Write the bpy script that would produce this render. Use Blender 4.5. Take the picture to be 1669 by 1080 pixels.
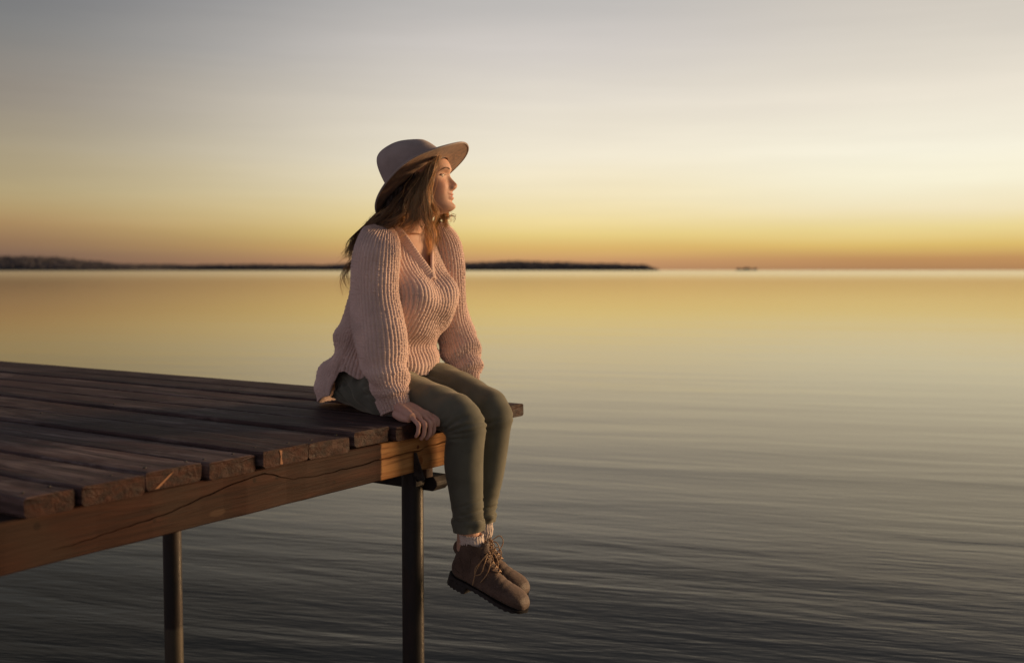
import bpy, bmesh, math, random
import numpy as np
from mathutils import Vector, Matrix

scene = bpy.context.scene
for o in list(bpy.data.objects): bpy.data.objects.remove(o)
R = math.radians
rng = np.random.default_rng(11)

# ------------------------------------------------------------------ camera
FPX, CX, CY, IW, IH, CAMH = 1742.0, 834.5, 540.0, 1669.0, 1080.0, 0.43
PITCH = math.atan(100.0 / FPX)
cam = bpy.data.cameras.new('camera'); camo = bpy.data.objects.new('camera', cam)
scene.collection.objects.link(camo); scene.camera = camo
camo.location = (0, 0, CAMH); camo.rotation_euler = (math.pi / 2 - PITCH, 0, 0)
cam.sensor_width = 36.0; cam.lens = 36.0 * FPX / IW; cam.clip_start = .05; cam.clip_end = 60000
cam.dof.use_dof = True; cam.dof.focus_distance = 3.08; cam.dof.aperture_fstop = 2.6

# ------------------------------------------------------------------ exposure
vs = scene.view_settings
vs.view_transform = 'Standard'; vs.look = 'None'; vs.gamma = 1.0; vs.exposure = 0.35; vs.use_curve_mapping = False

# ------------------------------------------------------------------ sky (world)
SUN_AZ, SUN_EL = R(66), R(4.0)          # azimuth from the view axis towards the right
def srgb(r, g, b, k=1.0):
    f = lambda c: ((c / 255.0) / 12.92 if c <= 10 else (((c / 255.0) + .055) / 1.055) ** 2.4) * k
    return (f(r), f(g), f(b), 1.0)
world = bpy.data.worlds.new('World'); scene.world = world; world.use_nodes = True
wt = world.node_tree; wt.nodes.clear()
def WN(t, **kw):
    n = wt.nodes.new(t)
    for k, v in kw.items(): setattr(n, k, v)
    return n
def wmath(op, a, b=None, c=None):
    n = WN('ShaderNodeMath', operation=op)
    for i, v in enumerate((a, b, c)):
        if v is None: continue
        if isinstance(v, (int, float)): n.inputs[i].default_value = v
        else: wt.links.new(v, n.inputs[i])
    return n.outputs[0]
tc = WN('ShaderNodeTexCoord'); sep = WN('ShaderNodeSeparateXYZ'); wt.links.new(tc.outputs['Generated'], sep.inputs[0])
elev = wmath('MULTIPLY', wmath('ARCSINE', sep.outputs[2]), 180 / math.pi)
# faint high cirrus: warps the elevation a little so the bands are not ruler straight
cmap = WN('ShaderNodeMapping'); cmap.inputs['Scale'].default_value = (2.0, 2.0, 16.0); cmap.inputs['Rotation'].default_value = (R(3), R(-2), 0)
wt.links.new(tc.outputs['Generated'], cmap.inputs[0])
cno = WN('ShaderNodeTexNoise'); cno.inputs['Scale'].default_value = 2.2; cno.inputs['Detail'].default_value = 4
wt.links.new(cmap.outputs[0], cno.inputs['Vector'])
elev = wmath('ADD', elev, wmath('MULTIPLY', wmath('MULTIPLY', wmath('SUBTRACT', cno.outputs[0], .5), 1.8), wmath('MINIMUM', wmath('MULTIPLY', wmath('MAXIMUM', elev, 0.0), .12), 1.0)))
pos = wmath('POWER', wmath('MINIMUM', wmath('DIVIDE', wmath('MAXIMUM', elev, 0.0), 90.0), 1.0), 0.5)
hl = wmath('SQRT', wmath('ADD', wmath('MULTIPLY', sep.outputs[0], sep.outputs[0]), wmath('MULTIPLY', sep.outputs[1], sep.outputs[1])))
hl = wmath('MAXIMUM', hl, 1e-4)
SA = R(60)
caz = wmath('DIVIDE', wmath('ADD', wmath('MULTIPLY', sep.outputs[0], math.sin(SA)), wmath('MULTIPLY', sep.outputs[1], math.cos(SA))), hl)
def ramp(stops):
    r = WN('ShaderNodeValToRGB'); e = r.color_ramp.elements; r.color_ramp.interpolation = 'LINEAR'
    stops = sorted(stops)
    while len(e) < len(stops): e.new(.5)
    for el, (d, c) in zip(e, stops):
        el.position = math.sqrt(max(d, 0) / 90.0); el.color = c
    wt.links.new(pos, r.inputs[0]); return r.outputs[0]
high = [(17, (158, 154, 154)), (20, (118, 118, 124)), (25, (86, 89, 98)), (35, (74, 78, 90)), (60, (68, 74, 88)), (90, (64, 71, 87))]
def S(l, k=1.0, hk=1.0): return [(d, srgb(*c, k)) for d, c in l] + [(d, srgb(*c, hk)) for d, c in high]
rR = ramp(S([(0, (160, 120, 86)), (.6, (186, 140, 92)), (1.3, (216, 184, 108)), (2.1, (230, 210, 146)), (3.0, (238, 224, 186)), (4.4, (245, 238, 212)), (6.0, (244, 238, 218)), (8.5, (234, 225, 209)), (11.5, (214, 206, 194)), (14.5, (204, 196, 186))], 1, 1.05))
rC = ramp(S([(0, (172, 128, 96)), (.5, (196, 148, 104)), (1.2, (217, 178, 108)), (1.9, (229, 203, 130)), (2.8, (237, 217, 160)), (4.0, (240, 225, 186)), (6.0, (240, 230, 208)), (8.5, (228, 219, 204)), (11.5, (209, 202, 196)), (14.5, (188, 184, 181))], 1, .92))
rL = ramp(S([(0, (112, 86, 74)), (.8, (124, 97, 82)), (1.5, (146, 114, 86)), (2.2, (164, 132, 93)), (3.0, (174, 149, 106)), (4.0, (174, 156, 118)), (6.0, (163, 150, 126)), (8.5, (143, 134, 124)), (11.5, (126, 125, 124)), (14.5, (105, 107, 113))], 1, .38))
rB = ramp(S([(0, (124, 110, 118)), (1.5, (148, 130, 138)), (4, (176, 156, 164)), (8.5, (182, 168, 178)), (14.5, (168, 162, 176))], 1.3, 1.35))  # unseen sky behind the camera, brightened as cool fill for camera-facing sides
def wmix(f, a, b):
    m = WN('ShaderNodeMix', data_type='RGBA'); wt.links.new(f, m.inputs[0])
    for v, i in ((a, 6), (b, 7)): wt.links.new(v, m.inputs[i])
    return m.outputs[2]
def mrange(v, a, b, smooth=True):
    m = WN('ShaderNodeMapRange'); m.interpolation_type = 'SMOOTHSTEP' if smooth else 'LINEAR'
    wt.links.new(v, m.inputs[0]); m.inputs[1].default_value = a; m.inputs[2].default_value = b; return m.outputs[0]
skyc = wmix(mrange(caz, .04, .54), wmix(mrange(caz, .05, -.45), rL, rB), wmix(mrange(caz, .55, .80), rC, rR))
wmap = WN('ShaderNodeMapping'); wmap.inputs['Scale'].default_value = (1.3, 1.3, 22.0); wmap.inputs['Rotation'].default_value = (R(-4), R(5), R(20)); wt.links.new(tc.outputs['Generated'], wmap.inputs[0])
wno = WN('ShaderNodeTexNoise'); wno.inputs['Scale'].default_value = 2.6; wno.inputs['Detail'].default_value = 6; wno.inputs['Roughness'].default_value = .6; wt.links.new(wmap.outputs[0], wno.inputs['Vector'])
wisp = wmath('ADD', .98, wmath('MULTIPLY', mrange(wno.outputs[0], .38, .72), .04))      # thin veils of high cloud
vm_ = WN('ShaderNodeVectorMath', operation='SCALE'); wt.links.new(skyc, vm_.inputs[0]); wt.links.new(wisp, vm_.inputs['Scale']); skyc = vm_.outputs[0]
nish = WN('ShaderNodeTexSky', sky_type='NISHITA'); nish.sun_disc = False; nish.sun_elevation = SUN_EL; nish.sun_rotation = SUN_AZ
bg1 = WN('ShaderNodeBackground'); wt.links.new(skyc, bg1.inputs[0]); bg1.inputs[1].default_value = .785
bg2 = WN('ShaderNodeBackground'); wt.links.new(nish.outputs[0], bg2.inputs[0]); bg2.inputs[1].default_value = .006
addw = WN('ShaderNodeAddShader'); wt.links.new(bg1.outputs[0], addw.inputs[0]); wt.links.new(bg2.outputs[0], addw.inputs[1])
wout = WN('ShaderNodeOutputWorld'); wt.links.new(addw.outputs[0], wout.inputs[0])

# ------------------------------------------------------------------ sun: last low light from the right
sun = bpy.data.lights.new('sun', 'SUN'); suno = bpy.data.objects.new('sun', sun); scene.collection.objects.link(suno)
sun.energy = 5.0; sun.angle = R(20); sun.color = (1.0, .64, .34)
sd = Vector((math.sin(SUN_AZ) * math.cos(SUN_EL), math.cos(SUN_AZ) * math.cos(SUN_EL), math.sin(SUN_EL)))
suno.rotation_euler = sd.to_track_quat('Z', 'Y').to_euler(); suno.location = (20, 5, 6)

# ------------------------------------------------------------------ frames: image pixel -> place, pier frame
_F = np.array([0, math.cos(PITCH), -math.sin(PITCH)]); _U = np.array([0, math.sin(PITCH), math.cos(PITCH)]); _X = np.array([1.0, 0, 0]); _C = np.array([0, 0, CAMH])
def ray(x, y): return _F + (x - CX) / FPX * _X - (y - CY) / FPX * _U
nv = np.array([.83375448, -.55213538, 0]); tv = np.array([.55213538, .83375448, 0])   # out of the pier end / along the pier end
A0 = np.array([-.9451, 2.0175, 0]) + .022 * nv
PIER_RZ = math.atan2(nv[1], nv[0])
OP = A0 + 1.404 * tv                     # where the person sits on the edge
def PB(x, y, b):
    """point seen at pixel (x,y) in the upright plane b metres to the sitter's left -> (out, left, up)"""
    d = ray(x, y); k = ((OP + b * tv - _C) @ tv) / (d @ tv); q = _C + k * d - OP
    return np.array([q @ nv, b, q[2]])

# ------------------------------------------------------------------ helpers
col = scene.collection
def link(o, parent=None):
    col.objects.link(o)
    if parent is not None: o.parent = parent
    return o
def empty(name, loc=(0, 0, 0), rz=0, **props):
    o = bpy.data.objects.new(name, None); o.location = loc; o.rotation_euler = (0, 0, rz); o.empty_display_size = .1
    for k, v in props.items(): o[k] = v
    return link(o)
def mesh_arrays(name, V, Q, uv=None, smooth=True):
    """V (n,3), Q (m,4) quads with -1 in the last slot for triangles; uv per corner (m,4,2)"""
    V = np.asarray(V, np.float64); Q = np.asarray(Q, np.int64)
    me = bpy.data.meshes.new(name)
    tri = Q[:, 3] < 0; cnt = np.where(tri, 3, 4); loops = Q.ravel()[Q.ravel() >= 0]
    me.vertices.add(len(V)); me.vertices.foreach_set('co', V.astype(np.float32).ravel())
    me.loops.add(len(loops)); me.loops.foreach_set('vertex_index', loops.astype(np.int32))
    me.polygons.add(len(Q)); st = np.concatenate([[0], np.cumsum(cnt)[:-1]]).astype(np.int32)
    me.polygons.foreach_set('loop_start', st)
    if uv is not None:
        ul = me.uv_layers.new(name='UVMap'); m = (Q.ravel() >= 0)
        ul.data.foreach_set('uv', np.asarray(uv, np.float32).reshape(-1, 2)[m].ravel())
    me.update(calc_edges=True); me.validate()
    me.polygons.foreach_set('use_smooth', np.full(len(me.polygons), smooth))
    return me
def add(name, me, m, parent=None, **props):
    o = bpy.data.objects.new(name, me)
    if m is not None: me.materials.append(m)
    for k, v in props.items(): o[k] = v
    return link(o, parent)
def merge(parts):
    """[(V,Q,uv|None)] -> one"""
    Vs, Qs, Us, n = [], [], [], 0
    for p in parts:
        V, Q = p[0], np.asarray(p[1]); Vs.append(V); Qs.append(np.where(Q >= 0, Q + n, -1)); n += len(V)
        Us.append(p[2] if len(p) > 2 and p[2] is not None else np.zeros((len(Q), 4, 2)))
    return np.concatenate(Vs), np.concatenate(Qs), np.concatenate(Us)
def catmull(P, n, closed=False):
    """resample control rows P to n rows, even in index-length, centripetal-ish"""
    P = np.asarray(P, float); m = len(P)
    seg = np.maximum(np.linalg.norm(np.diff(P[:, :4] if P.shape[1] > 3 else P, axis=0), axis=1), 1e-6)
    T = np.concatenate([[0], np.cumsum(seg)]); t = np.linspace(0, T[-1], n)
    D = np.zeros_like(P)
    for i in range(m):
        if i == 0: D[i] = (P[1] - P[0]) / seg[0]
        elif i == m - 1: D[i] = (P[-1] - P[-2]) / seg[-1]
        else:
            d0 = (P[i] - P[i - 1]) / seg[i - 1]; d1 = (P[i + 1] - P[i]) / seg[i]
            D[i] = (d0 * seg[i] + d1 * seg[i - 1]) / (seg[i] + seg[i - 1])
    k = np.clip(np.searchsorted(T, t, 'right') - 1, 0, m - 2); h = seg[k]; u = ((t - T[k]) / h)[:, None]; h = h[:, None]
    return (2*u**3 - 3*u**2 + 1) * P[k] + (u**3 - 2*u**2 + u) * h * D[k] + (-2*u**3 + 3*u**2) * P[k+1] + (u**3 - u**2) * h * D[k+1]
def grid_quads(r, c, wrap=True):
    i = np.arange(r - 1)[:, None]; j = np.arange(c if wrap else c - 1)[None, :]; j2 = (j + 1) % c
    return np.stack([i * c + j, i * c + j2, (i + 1) * c + j2, (i + 1) * c + j], -1).reshape(-1, 4)
def grid_uv(r, c, vlen, ulen=1.0, wrap=True):
    """uv per corner; u wraps 0..ulen, v = vlen array of r"""
    cc = c if wrap else c - 1
    i = np.arange(r - 1)[:, None] + np.zeros((1, cc), int); j = np.arange(cc)[None, :] + np.zeros((r - 1, 1), int)
    d = c if wrap else c - 1
    u0, u1 = j / d * ulen, (j + 1) / d * ulen; v0, v1 = vlen[i], vlen[i + 1]
    return np.stack([np.stack([u0, v0], -1), np.stack([u1, v0], -1), np.stack([u1, v1], -1), np.stack([u0, v1], -1)], 2).reshape(-1, 4, 2)
def grid_normals(G, wrap=True):
    dr = np.gradient(G, axis=0)
    if wrap: dc = (np.roll(G, -1, 1) - np.roll(G, 1, 1)) / 2
    else: dc = np.gradient(G, axis=1)
    n = np.cross(dc, dr); return n / np.maximum(np.linalg.norm(n, axis=2, keepdims=True), 1e-9)
def loft(st, rows, cols, ex=1.0):
    """stations (front a, front c, back a, back c, b, half width[, exponent]) -> grid (rows, cols, 3) + row lengths"""
    S_ = catmull(st, rows); th = np.linspace(0, 2 * math.pi, cols, endpoint=False)
    Fp = np.stack([S_[:, 0], S_[:, 4], S_[:, 1]], -1); Bp = np.stack([S_[:, 2], S_[:, 4], S_[:, 3]], -1)
    Cc = (Fp + Bp) / 2; Hh = (Fp - Bp) / 2
    e = S_[:, 6][:, None] if S_.shape[1] > 6 else ex
    c_, s_ = np.cos(th)[None], np.sin(th)[None]
    cu = np.sign(c_) * np.abs(c_) ** e; su = np.sign(s_) * np.abs(s_) ** e
    G = Cc[:, None] + cu[..., None] * Hh[:, None]
    G[..., 1] += su * S_[:, 5][:, None]
    L = np.concatenate([[0], np.cumsum(np.linalg.norm(np.diff(Cc, axis=0), axis=1))])
    return G, L
def closed(G, cap0=True, cap1=True):
    """grid -> V,Q with fan caps"""
    r, c, _ = G.shape; V = G.reshape(-1, 3); Q = [grid_quads(r, c)]; n = len(V); ex = []
    for flag, row, flip in ((cap0, 0, True), (cap1, r - 1, False)):
        if not flag: continue
        ex.append(G[row].mean(0)); j = np.arange(c); j2 = (j + 1) % c
        q = np.stack([row * c + (j2 if flip else j), row * c + (j if flip else j2), np.full(c, n + len(ex) - 1), np.full(c, -1)], -1); Q.append(q)
    if ex: V = np.concatenate([V, np.array(ex)])
    return V, np.concatenate(Q)
def tube(P, rad, sides=6, cap=True):
    """tube along polyline P (n,3), radius scalar or (n,)"""
    P = np.asarray(P, float); n = len(P); rad = np.broadcast_to(np.asarray(rad, float), (n,))
    T = np.gradient(P, axis=0); T /= np.maximum(np.linalg.norm(T, axis=1, keepdims=True), 1e-9)
    ref = np.array([0, 0, 1.0]) if abs(T[0, 2]) < .9 else np.array([1.0, 0, 0]); N = np.zeros_like(P)
    v = np.cross(T[0], ref)
    for i in range(n):
        v = v - (v @ T[i]) * T[i]; v /= max(np.linalg.norm(v), 1e-9); N[i] = v
    B = np.cross(T, N); th = np.linspace(0, 2 * math.pi, sides, endpoint=False)
    G = P[:, None] + rad[:, None, None] * (np.cos(th)[None, :, None] * N[:, None] + np.sin(th)[None, :, None] * B[:, None])
    return closed(G, cap, cap)
def smoothpts(P, n): return catmull(np.asarray(P, float), n)
def rbox(x0, x1, y0, y1, z0, z1, bev=.003):
    bm = bmesh.new(); bmesh.ops.create_cube(bm, size=1)
    for v in bm.verts: v.co = Vector(((x0 + x1) / 2 + v.co.x * (x1 - x0), (y0 + y1) / 2 + v.co.y * (y1 - y0), (z0 + z1) / 2 + v.co.z * (z1 - z0)))
    if bev: bmesh.ops.bevel(bm, geom=bm.edges[:], offset=bev, segments=2, affect='EDGES', profile=.6)
    return bm
def bm_mesh(name, bm, smooth=False):
    me = bpy.data.meshes.new(name); bm.normal_update(); bm.to_mesh(me); bm.free()
    if smooth: me.polygons.foreach_set('use_smooth', np.full(len(me.polygons), True))
    return me
def remesh(V, Q, vox, smooth=4, name='m'):
    me = mesh_arrays(name, V, Q); o = bpy.data.objects.new('tmp', me); col.objects.link(o)
    md = o.modifiers.new('r', 'REMESH'); md.mode = 'VOXEL'; md.voxel_size = vox; md.use_smooth_shade = True
    if smooth:
        sm = o.modifiers.new('s', 'SMOOTH'); sm.iterations = smooth; sm.factor = .5
    dg = bpy.context.evaluated_depsgraph_get(); dg.update()
    out = bpy.data.meshes.new_from_object(o.evaluated_get(dg)); out.name = name
    bpy.data.objects.remove(o); bpy.data.meshes.remove(me)
    out.polygons.foreach_set('use_smooth', np.full(len(out.polygons), True))
    return out
def mcos(me):
    a = np.empty(len(me.vertices) * 3, np.float32); me.vertices.foreach_get('co', a); return a.reshape(-1, 3).astype(float)
def mnor(me):
    a = np.empty(len(me.vertices) * 3, np.float32); me.vertices.foreach_get('normal', a); return a.reshape(-1, 3).astype(float)
def setcos(me, V): me.vertices.foreach_set('co', V.astype(np.float32).ravel()); me.update()
def vcol(me, name, C):
    at = me.color_attributes.new(name, 'FLOAT_COLOR', 'POINT')
    at.data.foreach_set('color', np.concatenate([C, np.ones((len(C), 1))], 1).astype(np.float32).ravel())
def sstep(x, a, b):
    t = np.clip((x - a) / (b - a), 0, 1); return t * t * (3 - 2 * t)

# ------------------------------------------------------------------ material helpers
class NT:
    def __init__(self, name):
        self.m = bpy.data.materials.new(name); self.m.use_nodes = True; self.t = self.m.node_tree; self.t.nodes.clear()
        self.out = self.n('ShaderNodeOutputMaterial'); self.p = self.n('ShaderNodeBsdfPrincipled'); self.l(self.p.outputs[0], self.out.inputs[0])
    def n(self, t, **kw):
        n = self.t.nodes.new(t)
        for k, v in kw.items(): setattr(n, k, v)
        return n
    def l(self, a, b): self.t.links.new(a, b)
    def put(self, sock, v):
        if v is None: return
        if isinstance(v, (int, float, tuple, list)): sock.default_value = v
        else: self.l(v, sock)
    def math(self, op, a, b=None, c=None):
        n = self.n('ShaderNodeMath', operation=op)
        for i, v in enumerate((a, b, c)): self.put(n.inputs[i], v)
        return n.outputs[0]
    def coord(self, w='Object'): return self.n('ShaderNodeTexCoord').outputs[w]
    def map(self, vec, scale=(1, 1, 1), rot=(0, 0, 0), loc=(0, 0, 0)):
        n = self.n('ShaderNodeMapping'); self.l(vec, n.inputs[0]); n.inputs['Scale'].default_value = scale; n.inputs['Rotation'].default_value = rot
        self.put(n.inputs['Location'], loc); return n.outputs[0]
    def noise(self, vec, scale, detail=4, rough=.5, dist=0):
        n = self.n('ShaderNodeTexNoise'); self.l(vec, n.inputs['Vector']); n.inputs['Scale'].default_value = scale; n.inputs['Detail'].default_value = detail
        n.inputs['Roughness'].default_value = rough; n.inputs['Distortion'].default_value = dist; return n.outputs[0]
    def mix(self, f, a, b):
        n = self.n('ShaderNodeMix', data_type='RGBA'); self.put(n.inputs[0], f); self.put(n.inputs[6], a); self.put(n.inputs[7], b); return n.outputs[2]
    def range(self, v, a, b, c=0.0, d=1.0, smooth=True):
        n = self.n('ShaderNodeMapRange'); n.interpolation_type = 'SMOOTHSTEP' if smooth else 'LINEAR'
        self.l(v, n.inputs[0])
        for i, x in enumerate((a, b, c, d)): n.inputs[i + 1].default_value = x
        return n.outputs[0]
    def bump(self, h, strength=.3, dist=.01, nrm=None):
        n = self.n('ShaderNodeBump'); self.put(n.inputs['Strength'], strength); n.inputs['Distance'].default_value = dist; self.l(h, n.inputs['Height'])
        if nrm is not None: self.l(nrm, n.inputs['Normal'])
        return n.outputs[0]
    def set(self, **kw):
        for k, v in kw.items(): self.put(self.p.inputs[k.replace('_', ' ')], v)
        return self
def rgb(*c): return srgb(*c)
def plain(name, c, rough=.6, nscale=30, var=.25, bump=.15, metal=0.0):
    m = NT(name); v = m.coord(); n = m.noise(v, nscale, 5)
    a = tuple(x * (1 - var) for x in c[:3]) + (1,); b = tuple(min(1, x * (1 + var)) for x in c[:3]) + (1,)
    m.set(Base_Color=m.mix(m.range(n, .3, .7), a, b), Roughness=rough, Metallic=metal)
    if bump: m.set(Normal=m.bump(m.noise(v, nscale * 4, 4), bump, .002))
    return m.m
# ================================================================== the lake
WATER_Z = -1.0
def water_material():
    m = NT('lake_water'); geo = m.n('ShaderNodeNewGeometry'); P = geo.outputs['Position']
    sx = m.n('ShaderNodeSeparateXYZ'); m.l(P, sx.inputs[0])
    d = m.math('SQRT', m.math('ADD', m.math('MULTIPLY', sx.outputs[0], sx.outputs[0]), m.math('MULTIPLY', sx.outputs[1], sx.outputs[1])))
    # wind ripples: crests run mostly across the view, long and thin
    r0 = R(-7)
    P19 = m.map(P, (1, 1, 1), (0, 0, R(17))); P8 = m.map(P, (1, 1, 1), (0, 0, R(9)))
    w1 = m.noise(m.map(P19, (.5, 2.4, 1)), 1.0, 3, .5, .3)
    w2 = m.noise(m.map(P19, (1.6, 8.0, 1)), 1.0, 4, .55, .4)
    w3 = m.noise(m.map(P8, (6, 22.0, 1)), 1.0, 3, .5, .2)
    w0 = m.noise(m.map(P8, (.06, .40, 1)), 1.0, 3, .5)
    patch = m.range(m.noise(m.map(P8, (.03, .16, 1)), 1.0, 4, .6), .35, .65, .35, 1.0)
    h = m.math('ADD', m.math('MULTIPLY', w1, .0105), m.math('ADD', m.math('MULTIPLY', w2, .0034), m.math('MULTIPLY', w3, .0015)))
    h = m.math('ADD', m.math('MULTIPLY', h, patch), m.math('MULTIPLY', w0, .028))
    near = m.math('MINIMUM', m.math('DIVIDE', 9.0, m.math('MAXIMUM', d, 9.0)), 1.0)
    nb = m.bump(h, m.math('MULTIPLY', near, .85), 1.0)
    ruffle = m.range(m.math('ADD', d, m.math('MULTIPLY', m.noise(m.map(P, (.004, .02, 1)), 1.0, 3), 160.0)), 190, 480)
    rough = m.math('ADD', .03, m.math('ADD', m.math('MULTIPLY', m.range(d, 5, 60), .055), m.math('MULTIPLY', ruffle, .06)))
    m.set(Base_Color=(.0040, .0060, .0115, 1), Specular_IOR_Level=0.0, Roughness=.6)
    fr = m.n('ShaderNodeFresnel'); fr.inputs['IOR'].default_value = 1.34; m.l(nb, fr.inputs['Normal'])
    gl = m.n('ShaderNodeBsdfGlossy'); gl.inputs['Color'].default_value = (1, .925, .77, 1); m.l(rough, gl.inputs['Roughness']); m.l(nb, gl.inputs['Normal'])
    mx = m.n('ShaderNodeMixShader'); m.l(fr.outputs[0], mx.inputs[0]); m.l(m.p.outputs[0], mx.inputs[1]); m.l(gl.outputs[0], mx.inputs[2]); m.l(mx.outputs[0], m.out.inputs[0])
    return m.m
bm = bmesh.new()
ring = [(-30000, -3000), (30000, -3000), (30000, 40000), (-30000, 40000)]
bm.faces.new([bm.verts.new((x, y, WATER_Z)) for x, y in ring])
add('water', bm_mesh('water', bm), water_material(), None, kind='structure')
bm = bmesh.new(); bm.faces.new([bm.verts.new((x, y, -9)) for x, y in ring])
add('lake_bed', bm_mesh('lake_bed', bm), plain('silt', (.03, .028, .022, 1), .9, .5, .3, 0), None, kind='structure')

# ================================================================== far wooded shores
m = NT('far_woodland'); n_ = m.noise(m.n('ShaderNodeNewGeometry').outputs['Position'], .03, 4)
m.set(Base_Color=m.mix(n_, (.075, .068, .074, 1), (.11, .097, .096, 1)), Roughness=.95); MAT_WOOD = m.m
MAT_SHORE = plain('shore_earth', (.09, .08, .078, 1), .95, .02, .3, 0)
def pxX(px, D): return (px - CX) / FPX * D
def shore(name, prof, D, depth, wood_label, seed, ntree, hmin, hmax):
    """prof: (px, ground height m). A low hill range with its own woods standing on it."""
    r_ = np.random.default_rng(seed); prof = np.array(prof, float)
    xs = np.linspace(prof[0, 0], prof[-1, 0], 140); gh = np.interp(xs, prof[:, 0], prof[:, 1]); X = pxX(xs, D)
    cs = np.linspace(0, 1, 9); G = np.zeros((len(xs), 9, 3))
    for j, u in enumerate(cs):
        e = np.minimum(1, np.minimum(np.arange(len(xs)), np.arange(len(xs))[::-1]) / 5.0)
        G[:, j, 0] = X; G[:, j, 1] = D + u * depth * (.4 + .6 * e)
        G[:, j, 2] = WATER_Z - .6 + (gh + 1.2) * math.sin(math.pi * u) ** .7 * e * (1 + .12 * np.sin(xs * .09 + j))
    add(name, mesh_arrays(name, G.reshape(-1, 3), grid_quads(len(xs), 9, False)[:, ::-1], None), MAT_SHORE, None, kind='structure')
    parts = []
    ico = bmesh.new(); bmesh.ops.create_icosphere(ico, subdivisions=1, radius=1); iv = np.array([v.co[:] for v in ico.verts]); iq = np.array([[v.index for v in f.verts] + [-1] for f in ico.faces]); ico.free()
    for k in range(ntree):
        q = r_.random(); px = prof[0, 0] + q * (prof[-1, 0] - prof[0, 0]); u = r_.random()
        g = np.interp(px, prof[:, 0], prof[:, 1]); ed = min(1, min(px - prof[0, 0], prof[-1, 0] - px) / (prof[-1, 0] - prof[0, 0]) * 28)
        z = WATER_Z + (g + .6) * math.sin(math.pi * max(u, .03)) ** .7 * ed; hh = r_.uniform(hmin, hmax) * (.45 + .55 * ed) * (.95 + .07 * math.sin(px * .031 + seed) + .05 * math.sin(px * .083))
        w = hh * r_.uniform(.22, .42)
        V = iv * (1 + r_.normal(0, .13, (len(iv), 1))) * np.array([w, w, hh * .55]); V[:, :2] *= np.where(V[:, 2:3] > 0, .65 if r_.random() < .6 else .95, 1)
        V += np.array([pxX(px, D), D + u * depth * .95, z + hh * .5]); parts.append((V, iq))
    V, Q, _ = merge(parts)
    o = add(name + '_forest', mesh_arrays('forest', V, Q, None), MAT_WOOD, None, kind='stuff', label=wood_label, category='forest')
shore('far_shore_hill', [(-900, 30), (-500, 44), (-250, 36), (-60, 30), (20, 26), (80, 17), (140, 8), (230, 3)], 2600, 500, 'dark wooded hill on the far shore at the left edge', 1, 5200, 8, 11)
shore('far_shore_low', [(120, 4), (260, 6), (420, 5.5), (600, 7)], 3000, 350, 'long low dark tree line on the far shore left of the woman', 2, 2600, 10, 14)
shore('far_shore_headland', [(560, 7), (700, 9), (770, 10), (830, 17), (880, 16), (930, 11), (990, 8), (1040, 8), (1062, 7), (1076, .5)], 3000, 350, 'dark wooded headland right of the woman, ending in the open lake', 3, 3400, 9, 14)
isl = empty('islet', (pxX(1216, 4200), 4200, WATER_Z), 0, label='tiny blurred islet with a few trees on the horizon, right of the headland', category='islet')
G, _ = loft([(46, .0, -46, .0, 0, 30), (40, .9, -42, .9, 0, 26), (22, 1.6, -26, 1.7, 0, 14), (2, 1.9, -2, 1.9, 0, 2)], 10, 24)
add('rock', mesh_arrays('rock', *closed(G, False, True)), MAT_SHORE, isl)
for k, (x, w, h_) in enumerate([(-30, 11, 8), (-3, 10, 11), (9, 8, 10), (32, 11, 8), (-16, 7, 5)]):
    ico = bmesh.new(); bmesh.ops.create_icosphere(ico, subdivisions=2, radius=1)
    for v in ico.verts: v.co = Vector((x + v.co.x * w * (1 - .25 * v.co.z), v.co.y * w, 1 + h_ * .5 + v.co.z * h_ * .55)) * (1 + rng.normal(0, .03))
    add('tree_crown', bm_mesh('tree_crown', ico), MAT_WOOD, isl)

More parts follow.
